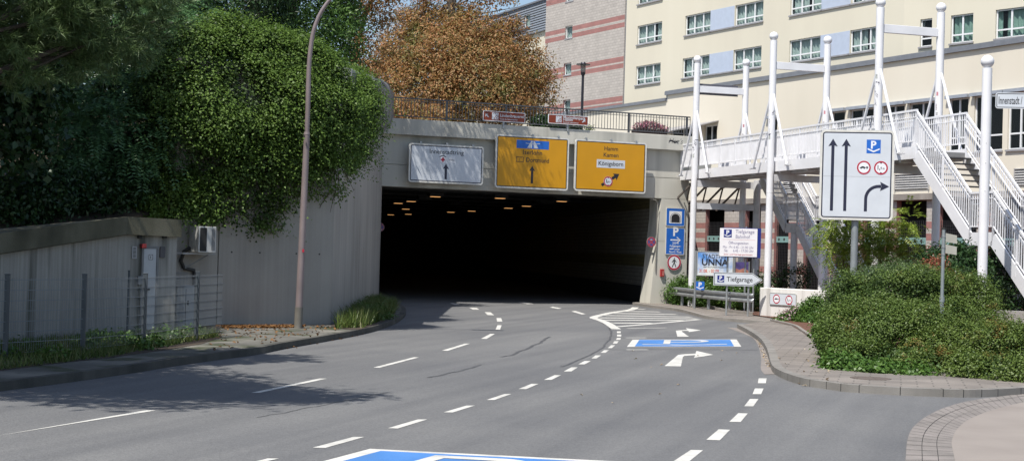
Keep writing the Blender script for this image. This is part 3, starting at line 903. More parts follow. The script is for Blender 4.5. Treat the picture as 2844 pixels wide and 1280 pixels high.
mb.add(vs, [(q_ * n + i, q_ * n + (i + 1) % n, (q_ + 1) * n + (i + 1) % n, (q_ + 1) * n + i) for q_ in range(K - 1) for i in range(n)] + [tuple(range(n))[::-1], tuple(range((K - 1) * n, K * n))])
mb.build('rounded_coping', m_cope, t, smooth=True)
# ---- bank of earth behind it
hillL = [Vector((-40, 12)), Vector((-22, 22)), Vector((-12.5, 27.8)), Vector((-9.0, 32.4)), Vector((-8.1, 34.6))]
hut_z = [1.2, 1.4, 1.75, 2.35, 2.5]
mb = MB()
rows = 9
H = []
for i in range(rows):
    f = i / (rows - 1)
    row = []
    for j, p in enumerate(hillL):
        b = [Vector((-60, 70)), Vector((-30, 64)), Vector((-18, 60)), Vector((-9, 58)), Vector((-5.6, 57.5))][j]
        z0 = hut_z[j]
        z = z0 + (6.1 - z0) * min(1, f * 2.2) + (random.uniform(-.15, .15) if 0 < i else 0)
        q = p.lerp(b, f)
        if j == 4 and i > 0: q = Vector((-5.5 - 1.0 * (1 - f), max(38.6, q.y)))
        row.append((q.x, q.y, z))
    H.append(row)
for i in range(rows - 1):
    for j in range(len(hillL) - 1):
        mb.add([H[i][j], H[i][j + 1], H[i + 1][j + 1], H[i + 1][j]], [(0, 1, 2, 3)])
struct(mb.build('hill', plain('leaf_litter', (0.05, 0.035, 0.022), .95, vary=.5, scale=3, bump=.8, bscale=15)), 'brown leaf-strewn bank above the hut and retaining wall', 'bank')
mb = MB(); p0, p1 = P(120, 500, 37.5), P(246, 500, 38.2)
mb.bar((p0.x, p0.y, 3.4), (p1.x, p1.y, 3.4), .3, 2.0)
tag(mb.build('concrete_wall', m_conc), 'short pale concrete wall on the bank behind the dark trees', 'wall')

# ---- utility hut
HC = Vector((-7.95, 30.6)); HL = Vector((-9.2, 26.9)); HR = Vector((-6.98, 31.55))
FA = Frame(HC, HC - HL)                   # left face: x runs towards the corner
FB = Frame(HC, HR - HC)                   # front face with the door
t = thing('utility_hut', 'low grey concrete hut with white door and mossy flat roof', 'hut', (HC.x, HC.y, 0), FB.rz)
inv = Matrix.Rotation(-FB.rz, 4, 'Z') @ Matrix.Translation((-HC.x, -HC.y, 0))
def L4(p, z): 
    q = inv @ Vector((p[0], p[1], z)); return (q.x, q.y, q.z)
zc = FB.hit(345, 648)[1]; zl = FA.hit(4, 700)[1]
hl2 = HC - FA.d.to_2d() * 9.0
sl_ = (zc - zl) / (HC - HL).length
zf = zc - sl_ * 9.0
bk = Vector((-1.0, 1.6))
wb = MB()
A = [(hl2, zf), (HC, zc), (HR, zc - .02)]
for (p, zp), (q, zq_) in zip(A[:-1], A[1:]):
    wb.add([L4(p, 0), L4(q, 0), L4(q, zq_), L4(p, zp)], [(0, 1, 2, 3)])
e = HR + bk; f_ = hl2 + Vector((-2, 1.5))
wb.add([L4(HR, 0), L4(e, 0), L4(e, zc), L4(HR, zc)], [(0, 1, 2, 3)])
wb.build('wall', m_concd, t)
rb = MB()
o1 = -FA.n.to_2d() * .12; o2 = -FB.n.to_2d() * .12
cc = HC + o1 + FA.d.to_2d() * .06 + o2 * .5
rim = [(hl2 + o1, zf), (cc, zc), (HR + o2 + FB.d.to_2d() * .03, zc - .02), (e, zc), (f_, zf)]
th = .34
n = len(rim)
rb.add([L4(p, z - .02) for p, z in rim] + [L4(p, z + th) for p, z in rim], [tuple(range(n))[::-1], tuple(range(n, 2 * n))] + [(i, (i + 1) % n, n + (i + 1) % n, n + i) for i in range(n)])
rb.build('roof', m_moss, t)
def fb(px, py, y=0.0): return FB.hit(px, py, y)
u0, z0 = fb(399, 690); u1, _ = fb(434, 690); zb = .16
d = MB(); d.box((u0, -.02, zb), (u1, .04, z0))
m_dw = weathered('white_door', [(.42, .43, .44), (.55, .56, .57)], rough=.5, big=2, streak=4)
door = d.build('door', m_dw, t, bevel=.006)
d = MB(); d.box((u0 + .04, -.06, 1.05), (u0 + .14, -.02, 1.09)); d.cyl((u0 + .06, -.02, 1.07), (u0 + .06, -.055, 1.07), .018); d.build('handle', plain('dark_metal', (.06, .06, .065), .4, .6), door)
uc, zz = fb(417, 714)
d = MB(); d.face([(uc - .055, zz - .06), (uc + .055, zz - .06), (uc + .055, zz + .06), (uc - .055, zz + .06)], -.023)
d.mi = 1; d.ring(rrect(uc - .05, zz - .055, uc + .05, zz + .055, .004), rrect(uc - .04, zz - .045, uc + .04, zz + .045, .004), -.0245); d.text('E', uc, zz - .025, h=.05, y=-.025, bold=.02)
d.build('notice', [plain('notice_white', (.6, .6, .6), .5), m_dark], door)
d = MB(); d.box((u0 - .05, -.03, zb), (u0 - .004, .0, z0 + .05)); d.box((u1 + .004, -.03, zb), (u1 + .05, 0, z0 + .05)); d.box((u0 - .004, -.03, z0 + .005), (u1 + .004, 0, z0 + .05))
d.build('door_frame', plain('grey_frame', (.2, .2, .2), .6), t)
va, vb = fb(367, 684), fb(376, 718)
d = MB(); d.box((va[0] - .01, -.03, vb[1]), (vb[0] + .01, 0, va[1]))
d.mi = 1
for k in range(8): 
    z = vb[1] + .02 + k * (va[1] - vb[1] - .03) / 8; d.box((va[0] + .01, -.034, z), (vb[0] - .01, -.03, z + .012))
d.build('vent', [plain('vent_grey', (.42, .42, .42), .5), m_dark], t)
va, vb = fb(446, 684), fb(453, 716)
d = MB(); d.prismy(rrect(va[0] - .02, vb[1], vb[0] + .03, va[1], .03), -.03, 0); d.build('vent_cover', plain('dark_vent', (.09, .085, .09), .6), t)
va, vb = fb(388, 677), fb(399, 689)
d = MB(); d.box((va[0], -.12, vb[1]), (vb[0], 0, va[1])); d.build('alarm_light', plain('red_plastic', (.28, .02, .025), .3, coat=.4), t, bevel=.01)
va, vb = fb(380, 766), fb(398, 790)
d = MB(); d.box((va[0], -.07, vb[1]), (vb[0], 0, va[1])); d.build('junction_box', plain('box_grey', (.22, .22, .22), .5), t, bevel=.01)
for px in (386, 455):
    ua, za = fb(px, 648); d = MB(); d.box((ua - .04, -.06, za - .1), (ua + .04, 0, za + .0)); d.build('bracket', m_dark, t)

# ---- air conditioner, pipes and cabinet at the wall
FW = Frame(BL, bd)
t = thing('air_conditioner', 'white box air conditioner on a bracket high on the grey wall', 'air conditioner', FW.at(*[FW.hit(540, 700)[0], -.35, FW.hit(540, 700)[1]]), FW.rz)
ua, za = FW.hit(512, 627, -.5); ub, zb_ = FW.hit(559, 701, -.5)
hw, hh = (ub - ua) / 2, (za - zb_)
d = MB(); d.box((-hw, -.28, 0), (hw, .2, hh)); body = d.build('casing', plain('ac_white', (.5, .5, .48), .45, vary=.15), t, bevel=.012)
d = MB(); d.face(rrect(-hw + .03, .03, -hw + .2, hh - .03, .02), -.284); d.build('fan_grille', m_dark, t)
d = MB(); d.face(rrect(hw - .12, .05, hw - .03, hh - .05, .02), -.284); d.build('side_panel', plain('ac_grey', (.2, .2, .2), .5), t)
d = MB(); d.bar((-hw - .3, -.1, -.03), (hw + .08, -.1, -.03), .04, .04); d.bar((-hw - .3, .2, -.03), (hw + .08, .2, -.03), .04, .04); d.bar((hw - .1, -.1, -.05), (-hw - .1, .33, -.42), .03, .03); d.build('bracket', plain('galv', (.3, .3, .31), .4, .5), t)
d = MB(); d.tube([(-hw - .02, .1, .1), (-hw - .12, .2, .0), (-hw - .14, .3, -.2), (-hw - .05, .3, -.38), (-hw + .2, .3, -.42), (-hw + .22, .3, -.6), (-hw + .22, .3, -1.1)], .045, 10); d.build('pipe', plain('pipe_black', (.03, .03, .03), .5), t, smooth=True)
cu, cz_ = FW.hit(483, 792, -.3); cv, _ = FW.hit(531, 792, -.3)
t = thing('electric_cabinet', 'grey metal cabinet standing against the wall beside the hut', 'cabinet', FW.at((cu + cv) / 2, -.3, .13), FW.rz)
hw = (cv - cu) / 2
d = MB(); d.box((-hw, -.18, 0), (hw, .25, cz_ - .13)); d.build('casing', plain('cabinet_grey', (.33, .345, .35), .5, vary=.15), t, bevel=.012)
d = MB(); d.box((-.004, -.185, .05), (.004, -.18, cz_ - .2)); d.box((hw * .2, -.2, .5), (hw * .3, -.18, .6)); d.build('door_seam', m_dark, t)

# ---- wire fence
m_fpost = plain('fence_post_metal', (.075, .088, .10), .45, .4)
m_fence = plain('fence_metal', (.20, .225, .25), .45, .5, vary=.1)
def wire_fence(pts, label, hgt, extra_end=0.0):
    t = thing('wire_fence', label, 'fence', (pts[0].x, pts[0].y, .13))
    o = pts[0]
    ps = [p - o for p in pts]
    if extra_end: ps_panel = ps + [ps[-1] + (ps[-1] - ps[-2]).normalized() * extra_end]
    else: ps_panel = ps
    for p in ps:
        mb = MB(); mb.box((p.x - .04, p.y - .025, 0), (p.x + .04, p.y + .025, hgt + .06)); mb.box((p.x - .045, p.y - .03, hgt + .06), (p.x + .045, p.y + .03, hgt + .075))
        mb.build('post', m_fpost, t, bevel=.004)
    for a, b in zip(ps_panel[:-1], ps_panel[1:]):
        mb = MB()
        d = (b - a); ln = d.length; d.normalize()
        for k in range(8):
            z = .1 + k * (hgt - .12) / 7.0
            for s in (-.006, .006):
                o2 = Vector((-d.y, d.x)) * s
                mb.bar((*(a + o2), z), (*(b + o2), z), .008, .009)
        m_ = int(ln / .05)
        for k in range(1, m_):
            p = a + d * (k * ln / m_)
            mb.bar((*p, .08), (*p, hgt + .01), .004, .004)
        mb.build('mesh_panel', m_fence, t)
pf = [Vector(p) for p in ((-8.85, 22.4), (-7.96, 23.95), (-7.16, 25.45), (-6.6, 27.35), (-6.2, 30.0))]
wire_fence(pf, 'grey wire mesh fence along the pavement in front of the hut', 1.28, 1.5)
q0, q1, q2, q3 = [G(x, y, .13).to_2d() for x, y in ((322, 940), (350, 931), (478, 912), (600, 904))]
wire_fence([q1, q2], 'grey wire mesh fence close to the hut door behind the first fence', 1.25, 1.0)

# ================================================================== SIGNS
s_white = plain('sign_white', (.60, .635, .68), .35, vary=.05, scale=2)
s_plain = plain('sign_bright_white', (.78, .79, .82), .35, vary=.03)
s_blk = plain('sign_black', (.018, .02, .045), .4)
s_txt = plain('sign_text_black', (.02, .02, .025), .4)
s_yel = plain('sign_yellow', (.60, .285, .004), .4, vary=.04, scale=1.5)
s_blue = plain('sign_blue', (.015, .13, .52), .35, vary=.05)
s_navy = plain('sign_navy', (.012, .025, .20), .35, vary=.05)
s_red = plain('sign_red', (.42, .012, .04), .35, vary=.06)
s_brown = plain('sign_brown', (.21, .035, .012), .4, vary=.06)
s_alu = plain('sign_back', (.46, .46, .44), .4, .4, vary=.08)
s_rim = plain('sign_rim', (.66, .65, .60), .4, vary=.1, scale=6)
m_galv = plain('galvanised', (.36, .38, .39), .42, .55, vary=.14, scale=5)
m_post = plain('grey_post', (.27, .30, .31), .5, .3, vary=.14, scale=4)

def panel(root, hw, hh, face, border, rim, r=.1, bw=.03, inset=.035, th=.05):
    """rounded plate: rim, printed border line and face, front at y = 0"""
    d = MB()
    d.mi = 0; d.prismy(rrect(-hw, -hh, hw, hh, r), .004, th)
    d.mi = 0; d.ring(rrect(-hw, -hh, hw, hh, r), rrect(-hw + inset, -hh + inset, hw - inset, hh - inset, max(.01, r - inset)), -.006)
    d.ring(rrect(-hw, -hh, hw, hh, r)[::-1], rrect(-hw, -hh, hw, hh, r)[::-1], 0)
    n = len(rrect(0, 0, 1, 1, .1))
    o = rrect(-hw, -hh, hw, hh, r)
    d.add([(p[0], -.006, p[1]) for p in o] + [(p[0], .004, p[1]) for p in o], [((i + 1) % n, i, n + i, n + (i + 1) % n) for i in range(n)])
    i0, i1 = inset, inset + bw
    d.mi = 1; d.ring(rrect(-hw + i0, -hh + i0, hw - i0, hh - i0, max(.01, r - i0)), rrect(-hw + i1, -hh + i1, hw - i1, hh - i1, max(.01, r - i1)), -.002)
    d.mi = 2; d.face(rrect(-hw + i1, -hh + i1, hw - i1, hh - i1, max(.01, r - i1)), -.002)
    return d.build('panel', [rim, border, face], root)
def arrow_up(d, x, z0, z1, sw, hw, hl, y=-.006):
    d.face([(x - sw / 2, z0), (x + sw / 2, z0), (x + sw / 2, z1 - hl * .82), (x - sw / 2, z1 - hl * .82)], y)
    d.face([(x - hw / 2, z1 - hl), (x, z1 - hl * .80), (x, z1)], y - .0005); d.face([(x, z1 - hl * .80), (x + hw / 2, z1 - hl), (x, z1)], y - .0005)
def round_symbol(root, cx, cz, R, kind, y=-.006, name='round_symbol'):
    d = MB()
    d.mi = 1; d.face(circ(cx, cz, R), y)
    d.mi = 0; d.ring(circ(cx, cz, R * .97), circ(cx, cz, R * .76), y - .002)
    d.mi = 2
    yy = y - .003
    if kind == 'trailer':
        d.face([(cx - .58 * R, cz - .08 * R), (cx + .2 * R, cz - .08 * R), (cx + .2 * R, cz + .06 * R), (cx - .05 * R, cz + .18 * R), (cx - .3 * R, cz + .18 * R), (cx - .42 * R, cz + .05 * R), (cx - .58 * R, cz + .02 * R)], yy)
        d.face([(cx + .3 * R, cz - .03 * R), (cx + .6 * R, cz - .03 * R), (cx + .6 * R, cz + .14 * R), (cx + .3 * R, cz + .14 * R)], yy)
        for q in (-.38, .05, .45): d.face(circ(cx + q * R, cz - .1 * R, .075 * R, 10), yy - .001)
        d.face([(cx + .2 * R, cz - .03 * R), (cx + .3 * R, cz - .03 * R), (cx + .3 * R, cz + .01 * R), (cx + .2 * R, cz + .01 * R)], yy)
    elif kind in ('1,9m', '3,6m'):
        a, b = kind[0], kind[2]
        d.text(a + ',', cx - .28 * R, cz - .24 * R, h=.6 * R, y=yy, sx=.8, bold=.03)
        d.text(b, cx + .04 * R, cz - .24 * R, h=.38 * R, y=yy, sx=.75, bold=.008)
        d.text('m', cx + .38 * R, cz - .24 * R, h=.36 * R, y=yy, sx=.7, bold=.008)
        d.face([(cx - .16 * R, cz + .74 * R), (cx + .16 * R, cz + .74 * R), (cx, cz + .56 * R)], yy)
        d.face([(cx - .16 * R, cz - .74 * R), (cx + .16 * R, cz - .74 * R), (cx, cz - .56 * R)], yy)
    elif kind == 'walker':
        d.face(circ(cx + .02 * R, cz + .50 * R, .085 * R, 12), yy)
        d.face([(cx - .1 * R, cz + .36 * R), (cx + .12 * R, cz + .36 * R), (cx + .1 * R, cz - .05 * R), (cx - .08 * R, cz - .05 * R)], yy)
        for pts in ([(-.06, -.02), (.06, -.02), (-.2, -.6), (-.32, -.58)], [(-.02, -.02), (.09, -.02), (.32, -.55), (.2, -.6)], [(-.1, .36), (-.02, .3), (-.26, -.02), (-.34, .03)], [(.12, .36), (.05, .3), (.26, .0), (.34, .06)]):
            d.face([(cx + p[0] * R, cz + p[1] * R) for p in pts], yy - .0005)
    d.build(name, [s_red, s_white if kind == '3,6m' else s_plain, s_txt], root)
def p_symbol(root, cx, cz, hs, blue, y=-.005, name='parking_symbol'):
    """blue square with P over a chevron roof"""
    d = MB()
    d.face([(cx - hs, cz - hs), (cx + hs, cz - hs), (cx + hs, cz + hs), (cx - hs, cz + hs)], y)
    d.mi = 1
    d.text('P', cx - .0 * hs, cz - .28 * hs, h=1.08 * hs, y=y - .002, bold=.03)
    d.face([(cx - .85 * hs, cz - .25 * hs), (cx, cz - .62 * hs), (cx, cz - .85 * hs), (cx - .85 * hs, cz - .46 * hs)], y - .002)
    d.face([(cx, cz - .62 * hs), (cx + .85 * hs, cz - .25 * hs), (cx + .85 * hs, cz - .46 * hs), (cx, cz - .85 * hs)], y - .002)
    d.build(name, [blue, s_plain], root)

# ---- overhead direction signs on the header beam
def overhead(px0, py0, px1, py1, label, rim, border, face, yo=-.42):
    pts = [F.hit(*p, yo) for p in ((px0[0], px0[1]), (px1[0], px1[1]), (py0[0], py0[1]), (py1[0], py1[1]))]
    us = [p[0] for p in pts]; zs = [p[1] for p in pts]
    x0, x1 = (pts[0][0] + pts[3][0]) / 2, (pts[1][0] + pts[2][0]) / 2
    z1_, z0_ = (pts[0][1] + pts[1][1]) / 2, (pts[2][1] + pts[3][1]) / 2
    c = F.at((x0 + x1) / 2, yo, (z0_ + z1_) / 2)
    t = thing('direction_sign', label, 'road sign', c, F.rz)
    hw, hh = (x1 - x0) / 2, (z1_ - z0_) / 2
    panel(t, hw, hh, face, border, rim, r=.11, bw=.035, inset=.06)
    d = MB()
    for k in (-.7, 0, .7):
        d.box((k * hw - .03, .05, hh - .02), (k * hw + .03, .14 - yo - .28, hh + .04))
        d.box((k * hw - .03, .05, -hh + .1), (k * hw + .03, -yo - .002, -hh + .16))
        d.box((k * hw - .04, -.02, hh + .0), (k * hw + .04, .05, hh + .07))
    d.build('bracket', m_galv, t)
    return t, hw, hh
t, hw, hh = overhead((1137, 397), (1340, 515), (1345, 408), (1134, 505), 'white Innenstadtring direction sign with red cross symbol above the tunnel', s_rim, s_blk, s_white)
d = MB(); d.text('Innenstadtring', -.0, hh * .52, wd=1.36, h=.165, y=-.005, bold=.008); d.text('Polizei', .22, .14, h=.06, y=-.007); d.build('lettering', s_txt, t)
d = MB(); d.mi = 0; d.face([(-.26, .06), (-.04, .06), (-.04, .27), (-.26, .27)], -.004); d.face([(.1, .06), (.34, .06), (.34, .30), (.1, .30)], -.004)
d.mi = 1; d.box((-.18, -.007, .08), (-.12, -.006, .25)); d.box((-.23, -.0065, .135), (-.07, -.0055, .195))
d.mi = 2; d.face([(-.28, .25), (-.15, .31), (-.15, .345), (-.28, .285)], -.006); d.face([(-.15, .31), (-.02, .25), (-.02, .285), (-.15, .345)], -.006)
d.build('hospital_symbol', [s_plain, s_red, s_blk], t)
d = MB(); arrow_up(d, -.02, -hh * .78, hh * .02, .09, .24, .2); d.build('arrow', s_blk, t)
t, hw, hh = overhead((1381, 371), (1576, 530), (1582, 386), (1371, 521), 'yellow Iserlohn and Dortmund direction sign with blue motorway field', s_rim, s_txt, s_yel)
d = MB(); d.text('Iserlohn', .0, hh * .30, h=.17, y=-.005, wd=.80, bold=.008); d.text('Dortmund', .22, .02, h=.17, y=-.005, wd=.96, bold=.008); d.text('1', -.53, .045, h=.12, y=-.005)
d.ring(rrect(-.68, .0, -.37, .2, .02), rrect(-.66, .02, -.39, .18, .015), -.005); d.build('lettering', s_txt, t)
d = MB(); d.face([(-.68, hh * .52), (.68, hh * .52), (.68, hh * .83), (-.68, hh * .83)], -.004)
d.mi = 1; zb0, zb1 = hh * .545, hh * .81
d.face([(-.24, zb0), (-.04, zb0), (-.015, zb1), (-.07, zb1)], -.006); d.face([(.04, zb0), (.24, zb0), (.07, zb1), (.015, zb1)], -.006); d.face([(-.3, hh * .71), (0, hh * .69), (.3, hh * .71), (.3, hh * .73), (0, hh * .715), (-.3, hh * .73)], -.007)
d.build('motorway_symbol', [s_blue, s_white], t)
d = MB(); arrow_up(d, -.0, -hh * .78, -hh * .12, .095, .24, .2); d.build('arrow', s_txt, t)
t, hw, hh = overhead((1600, 386), (1790, 536), (1799, 398), (1592, 532), 'yellow Hamm and Kamen direction sign with white Königsborn field', s_rim, s_txt, s_yel)
for tx_, z_, y_, w_ in (('Hamm', hh * .62, -.005, .60), ('Kamen', hh * .37, -.005, .65), ('Königsborn', .035, -.009, 1.08)):
    d = MB(); d.text(tx_, .0, z_, h=.165, y=y_, wd=w_, bold=.008); d.build('lettering', s_txt, t)
d = MB(); d.face([(-.62, -.06), (.62, -.06), (.62, .265), (-.62, .265)], -.005); d.build('white_field', s_white, t)
d = MB(); dx, dz = .85, .53
def sl(a, b): return (-.38 + a * dx - b * dz, -hh * .74 + a * dz + b * dx)
d.face([sl(.0, -.055), sl(.7, -.055), sl(.7, .055), sl(0, .055)], -.005); d.face([sl(.66, -.15), sl(.9, 0), sl(.70, 0)], -.006); d.face([sl(.70, 0), sl(.9, 0), sl(.66, .15)], -.006); d.build('arrow', s_txt, t)
round_symbol(t, -.1, -hh * .58, .2, '3,6m', -.009)

# ---- brown tourist signs on the railing
def brown(p0, p1, p2, label, words, arrow_left):
    yo = -.36
    a, b, c_ = F.hit(*p0, yo), F.hit(*p1, yo), F.hit(*p2, yo)
    hw, hh = (b[0] - a[0]) / 2, (a[1] - c_[1]) / 2
    t = thing('tourist_sign', label, 'road sign', F.at((a[0] + b[0]) / 2, yo, (a[1] + b[1]) / 4 + c_[1] / 2), F.rz)
    panel(t, hw, hh, s_brown, s_brown, s_plain, r=.045, bw=.012, inset=.022, th=.03)
    d = MB()
    x0 = -hw * .58 if arrow_left else -hw * .62
    d.mi = 0; d.face([(x0, -hh * .68), (x0 + hh * 1.4, -hh * .68), (x0 + hh * 1.4, hh * .70), (x0, hh * .70)], -.004)
    d.mi = 1
    for k in range(4): d.face([(x0 + .03 + k * .085, hh * .42), (x0 + .075 + k * .085, hh * .42), (x0 + .053 + k * .085, hh * .58)], -.006)
    xr = x0 + hh * 1.4
    for ro, ri in ((hh * .95, hh * .83), (hh * .62, hh * .5), (hh * .3, hh * .2)):
        o_ = [(xr - ro * math.cos(R_(a)), -hh * .66 + ro * math.sin(R_(a))) for a in range(0, 91, 10)]
        i_ = [(xr - ri * math.cos(R_(a)), -hh * .66 + ri * math.sin(R_(a))) for a in range(0, 91, 10)]
        for q in range(9): d.face([o_[q], o_[q + 1], i_[q + 1], i_[q]], -.006)
    d.build('pictogram', [s_white, s_brown], t)
    d = MB()
    for k, (wd_, z, h) in enumerate(words): d.text(wd_, xr + .06, z * hh, h=h, y=-.005, align='l', bold=.016)
    d.build('lettering', s_white, t)
    d = MB(); s = -1 if arrow_left else 1
    ax = -hw * .82 if arrow_left else hw * .78
    az_ = hh * (.05 if arrow_left else -.05)
    q = .62 * hh
    d.face([(ax - s * q * .55 - .03, az_ - q * .5), (ax - s * q * .55 + .03, az_ - q * .5), (ax + s * q * .35 + .03, az_ + q * .4), (ax + s * q * .35 - .03, az_ + q * .4)], -.005)
    d.face([(ax + s * q * .5, az_ + q * .5), (ax + s * q * .5, az_ - q * .35), (ax + s * q * .3, az_ - q * .35), (ax + s * q * .3, az_ + q * .5)], -.0055)
    d.face([(ax + s * q * .5, az_ + q * .5), (ax - s * q * .35, az_ + q * .5), (ax - s * q * .35, az_ + q * .3), (ax + s * q * .5, az_ + q * .3)], -.006)
    d.build('arrow', s_white, t)
    d = MB(); d.box((-.03, .03, -hh - .25), (.03, .1, hh)); d.build('bracket', m_galv, t)
brown((1342, 308), (1459, 312), (1342, 336), 'brown Lindenbrauerei tourist sign on the dark railing before the orange tree', [('Lindenbrauerei', -.05, .115), ('Route der Industriekultur', -.6, .05)], True)
brown((1523, 318), (1634, 321), (1524, 344), 'brown Maximilianpark Hamm tourist sign on the railing below the street lantern', [('Maximilianpark', .22, .11), ('Hamm', -.25, .11), ('Route der Industriekultur', -.68, .045)], False)

# ---- signs on the right pillar
yo = -.05
def on_pillar(name, p0, p1, label, yo=-.05):
    a, b = F.hit(*p0, yo), F.hit(*p1, yo)
    return thing(name, label, 'road sign', F.at((a[0] + b[0]) / 2, yo, (a[1] + b[1]) / 2), F.rz), (b[0] - a[0]) / 2, (a[1] - b[1]) / 2
t, hw, hh = on_pillar('tunnel_sign', (1851, 577), (1901, 629), 'blue square tunnel sign on the right concrete pillar')
panel(t, hw, hh, s_blue, s_blue, s_rim, r=.05, bw=.01, inset=.016, th=.03)
d = MB(); d.face(rrect(-hw * .68, -hh * .7, hw * .68, hh * .66, .01), -.004)
d.mi = 1
for sc, mi, yy in ((.58, 1, -.006), (.53, 0, -.008), (.46, 1, -.010)):
    d.mi = mi
    d.face([(hw * sc, -hh * .58)] + [(hw * sc * math.cos(R_(a)), -hh * .1 + hh * sc * math.sin(R_(a))) for a in range(0, 181, 15)] + [(-hw * sc, -hh * .58)], yy)
d.build('tunnel_symbol', [s_plain, s_txt], t)
t, hw, hh = on_pillar('parking_sign', (1850, 632), (1900, 708), 'tall blue parking sign with white arrow on the right pillar')
panel(t, hw, hh, s_blue, s_plain, s_rim, r=.04, bw=.012, inset=.012, th=.03)
d = MB(); d.text('P', .02, hh * .42, h=.34, y=-.005, bold=.035)
d.face([(-.22, hh * .1 - .025), (.15, hh * .1 - .025), (.15, hh * .1 + .025), (-.22, hh * .1 + .025)], -.005)
d.face([(.04, hh * .1 + .12), (.1, hh * .1 + .12), (.25, hh * .1), (.19, hh * .1)], -.006); d.face([(.19, hh * .1), (.25, hh * .1), (.1, hh * .1 - .12), (.04, hh * .1 - .12)], -.006)
for k, (s, z) in enumerate((('200 m', -.2), ('Fußgänger-', -.42), ('zone', -.64), ('Nord / Post', -.86))): d.text(s, .02 + (.07 if s == 'zone' else 0), hh * z - .0, h=.082, y=-.005, bold=.016)
d.face([(-.25, -hh * .62), (-.06, -hh * .60), (-.06, -hh * .52), (-.25, -hh * .54)], -.007)
d.build('lettering', s_plain, t)
t, hw, hh = on_pillar('prohibition_sign', (1853, 709), (1891, 748), 'round no pedestrians sign with red ring on the right pillar')
d = MB(); d.prismy(circ(0, 0, hw), -.004, .02); d.build('panel', s_alu, t)
round_symbol(t, 0, 0, hw, 'walker')
c0 = F.hit(1836, 747, -.1); c1 = F.hit(1845, 768, -.1)
t = thing('emergency_box', 'small red emergency box on the left edge of the pillar', 'box', F.at((c0[0] + c1[0]) / 2, -.1, (c0[1] + c1[1]) / 2), F.rz)
hw, hh = (c1[0] - c0[0]) / 2, (c0[1] - c1[1]) / 2
d = MB(); d.box((-hw, 0, -hh), (hw, .1, hh)); d.build('casing', plain('red_box', (.36, .03, .03), .4), t, bevel=.008)
d = MB(); d.face([(-hw * .2, -hh * .7), (hw * .7, -hh * .7), (hw * .7, hh * .5), (-hw * .2, hh * .5)], -.002); d.build('cover_plate', plain('pink_plate', (.5, .18, .15), .4), t)
def nostop(c, rz, R, label, faded):
    t = thing('no_stopping_sign', label, 'road sign', c, rz)
    d = MB(); d.prismy(circ(0, 0, R), -.004, .02); d.build('panel', s_alu, t)
    d = MB(); rr = plain('faded_red', (.34, .10, .12), .5) if faded else plain('nostop_red', (.40, .05, .07), .45)
    d.mi = 0; d.face(circ(0, 0, R * .98), -.006); d.mi = 1; d.face(circ(0, 0, R * .76), -.008)
    d.mi = 0
    for s in (1, -1):
        q = R * .78; a = .09 * R
        d.face([(-q * .7 - a * s, -s * q * .7 + a), (-q * .7 + a * s, -s * q * .7 - a), (q * .7 + a * s, s * q * .7 - a), (q * .7 - a * s, s * q * .7 + a)][::1], -.0095 - .0005 * s)
    d.build('sign_face', [rr, plain('nostop_blue', (.07, .08, .26), .45)], t)
    d = MB(); d.mi = 0
    if faded: d.face([(-.05, -R * .62), (.07, -R * .62), (.07, -R * .5), (-.05, -R * .5)], -.012)
    else: d.face([(-.07, R * .42), (.07, R * .42), (.07, R * .48), (-.07, R * .48)], -.012); d.face([(-.07, R * .45), (0, R * .32), (0, R * .58)], -.0125)
    d.build('arrow', s_white, t)
    d = MB(); d.box((-.02, .02, -.02), (.02, .3, .02)); d.build('bracket', m_galv, t)
p = F.hit(1055.5, 631, .55)
nostop(F.at(p[0], .55, p[1]), 0.08, .165, 'faded round no stopping sign at the left tunnel wall', True)
p = F.hit(1809, 672, -.06)
nostop(F.at(p[0], -.06, p[1]), F.rz, .205, 'round no stopping sign with white arrow inside the right pillar', False)

# ---- railing on the parapet
m_rail = plain('railing_grey', (.085, .09, .10), .45, .4, vary=.15)
zr0, zr1 = Z_PT, Z_PT + .80
t = thing('railing', 'dark grey bar railing along the top of the tunnel parapet', 'railing', F.at(0, 0, Z_PT), F.rz)
x0, x1 = .05, W + PW - .02
d = MB(); d.bar((x0, 0, .80), (x1, 0, .80), .05, .045); d.build('top_rail', m_rail, t)
d = MB(); d.bar((x0, 0, .12), (x1, 0, .12), .04, .035); d.bar((x0, 0, .70), (x1, 0, .70), .03, .02); d.build('lower_rail', m_rail, t)
k = int((x1 - x0) / .128)
d = MB()
for i in range(k + 1):
    x = x0 + (x1 - x0) * i / k
    d.box((x - .009, -.009, .12), (x + .009, .009, .79))
d.build('baluster', m_rail, t)
for px in (1080, 1240, 1405, 1575, 1747, 1908):
    x = F.hit(px, 330, 0)[0]
    d = MB(); d.box((x - .035, -.03, 0), (x + .035, .03, .79)); d.build('post', m_rail, t)

# ---- big lane sign on its round post
def facing(px0, py0, px1, py1, Y, yaw, name, label, cat='road sign'):
    a, b = P(px0, py0, Y), P(px1, py1, Y)
    c = (a + b) / 2
    d_ = (math.cos(yaw), math.sin(yaw))
    Fr = Frame((c.x, c.y), d_)
    ua, za = Fr.hit(px0, py0); ub, zb2 = Fr.hit(px1, py1)
    cc = Fr.at((ua + ub) / 2, 0, (za + zb2) / 2)
    return thing(name, label, cat, cc, yaw), (ub - ua) / 2, (za - zb2) / 2, Fr, cc
t, hw, hh, Fr, cc = facing(2280, 360, 2479, 614, 43, R_(-9), 'lane_sign', 'large white lane sign with two long arrows and turn arrow on post')
panel(t, hw, hh, s_white, s_blk, s_rim, r=.14, bw=.035, inset=.06, th=.05)
d = MB()
arrow_up(d, -hw * .66, -hh * .80, hh * .80, .085, .26, .22); arrow_up(d, -hw * .30, -hh * .80, hh * .80, .085, .26, .22)
sw = .085
xs, zt = hw * .26, -hh * .24
cr = .36
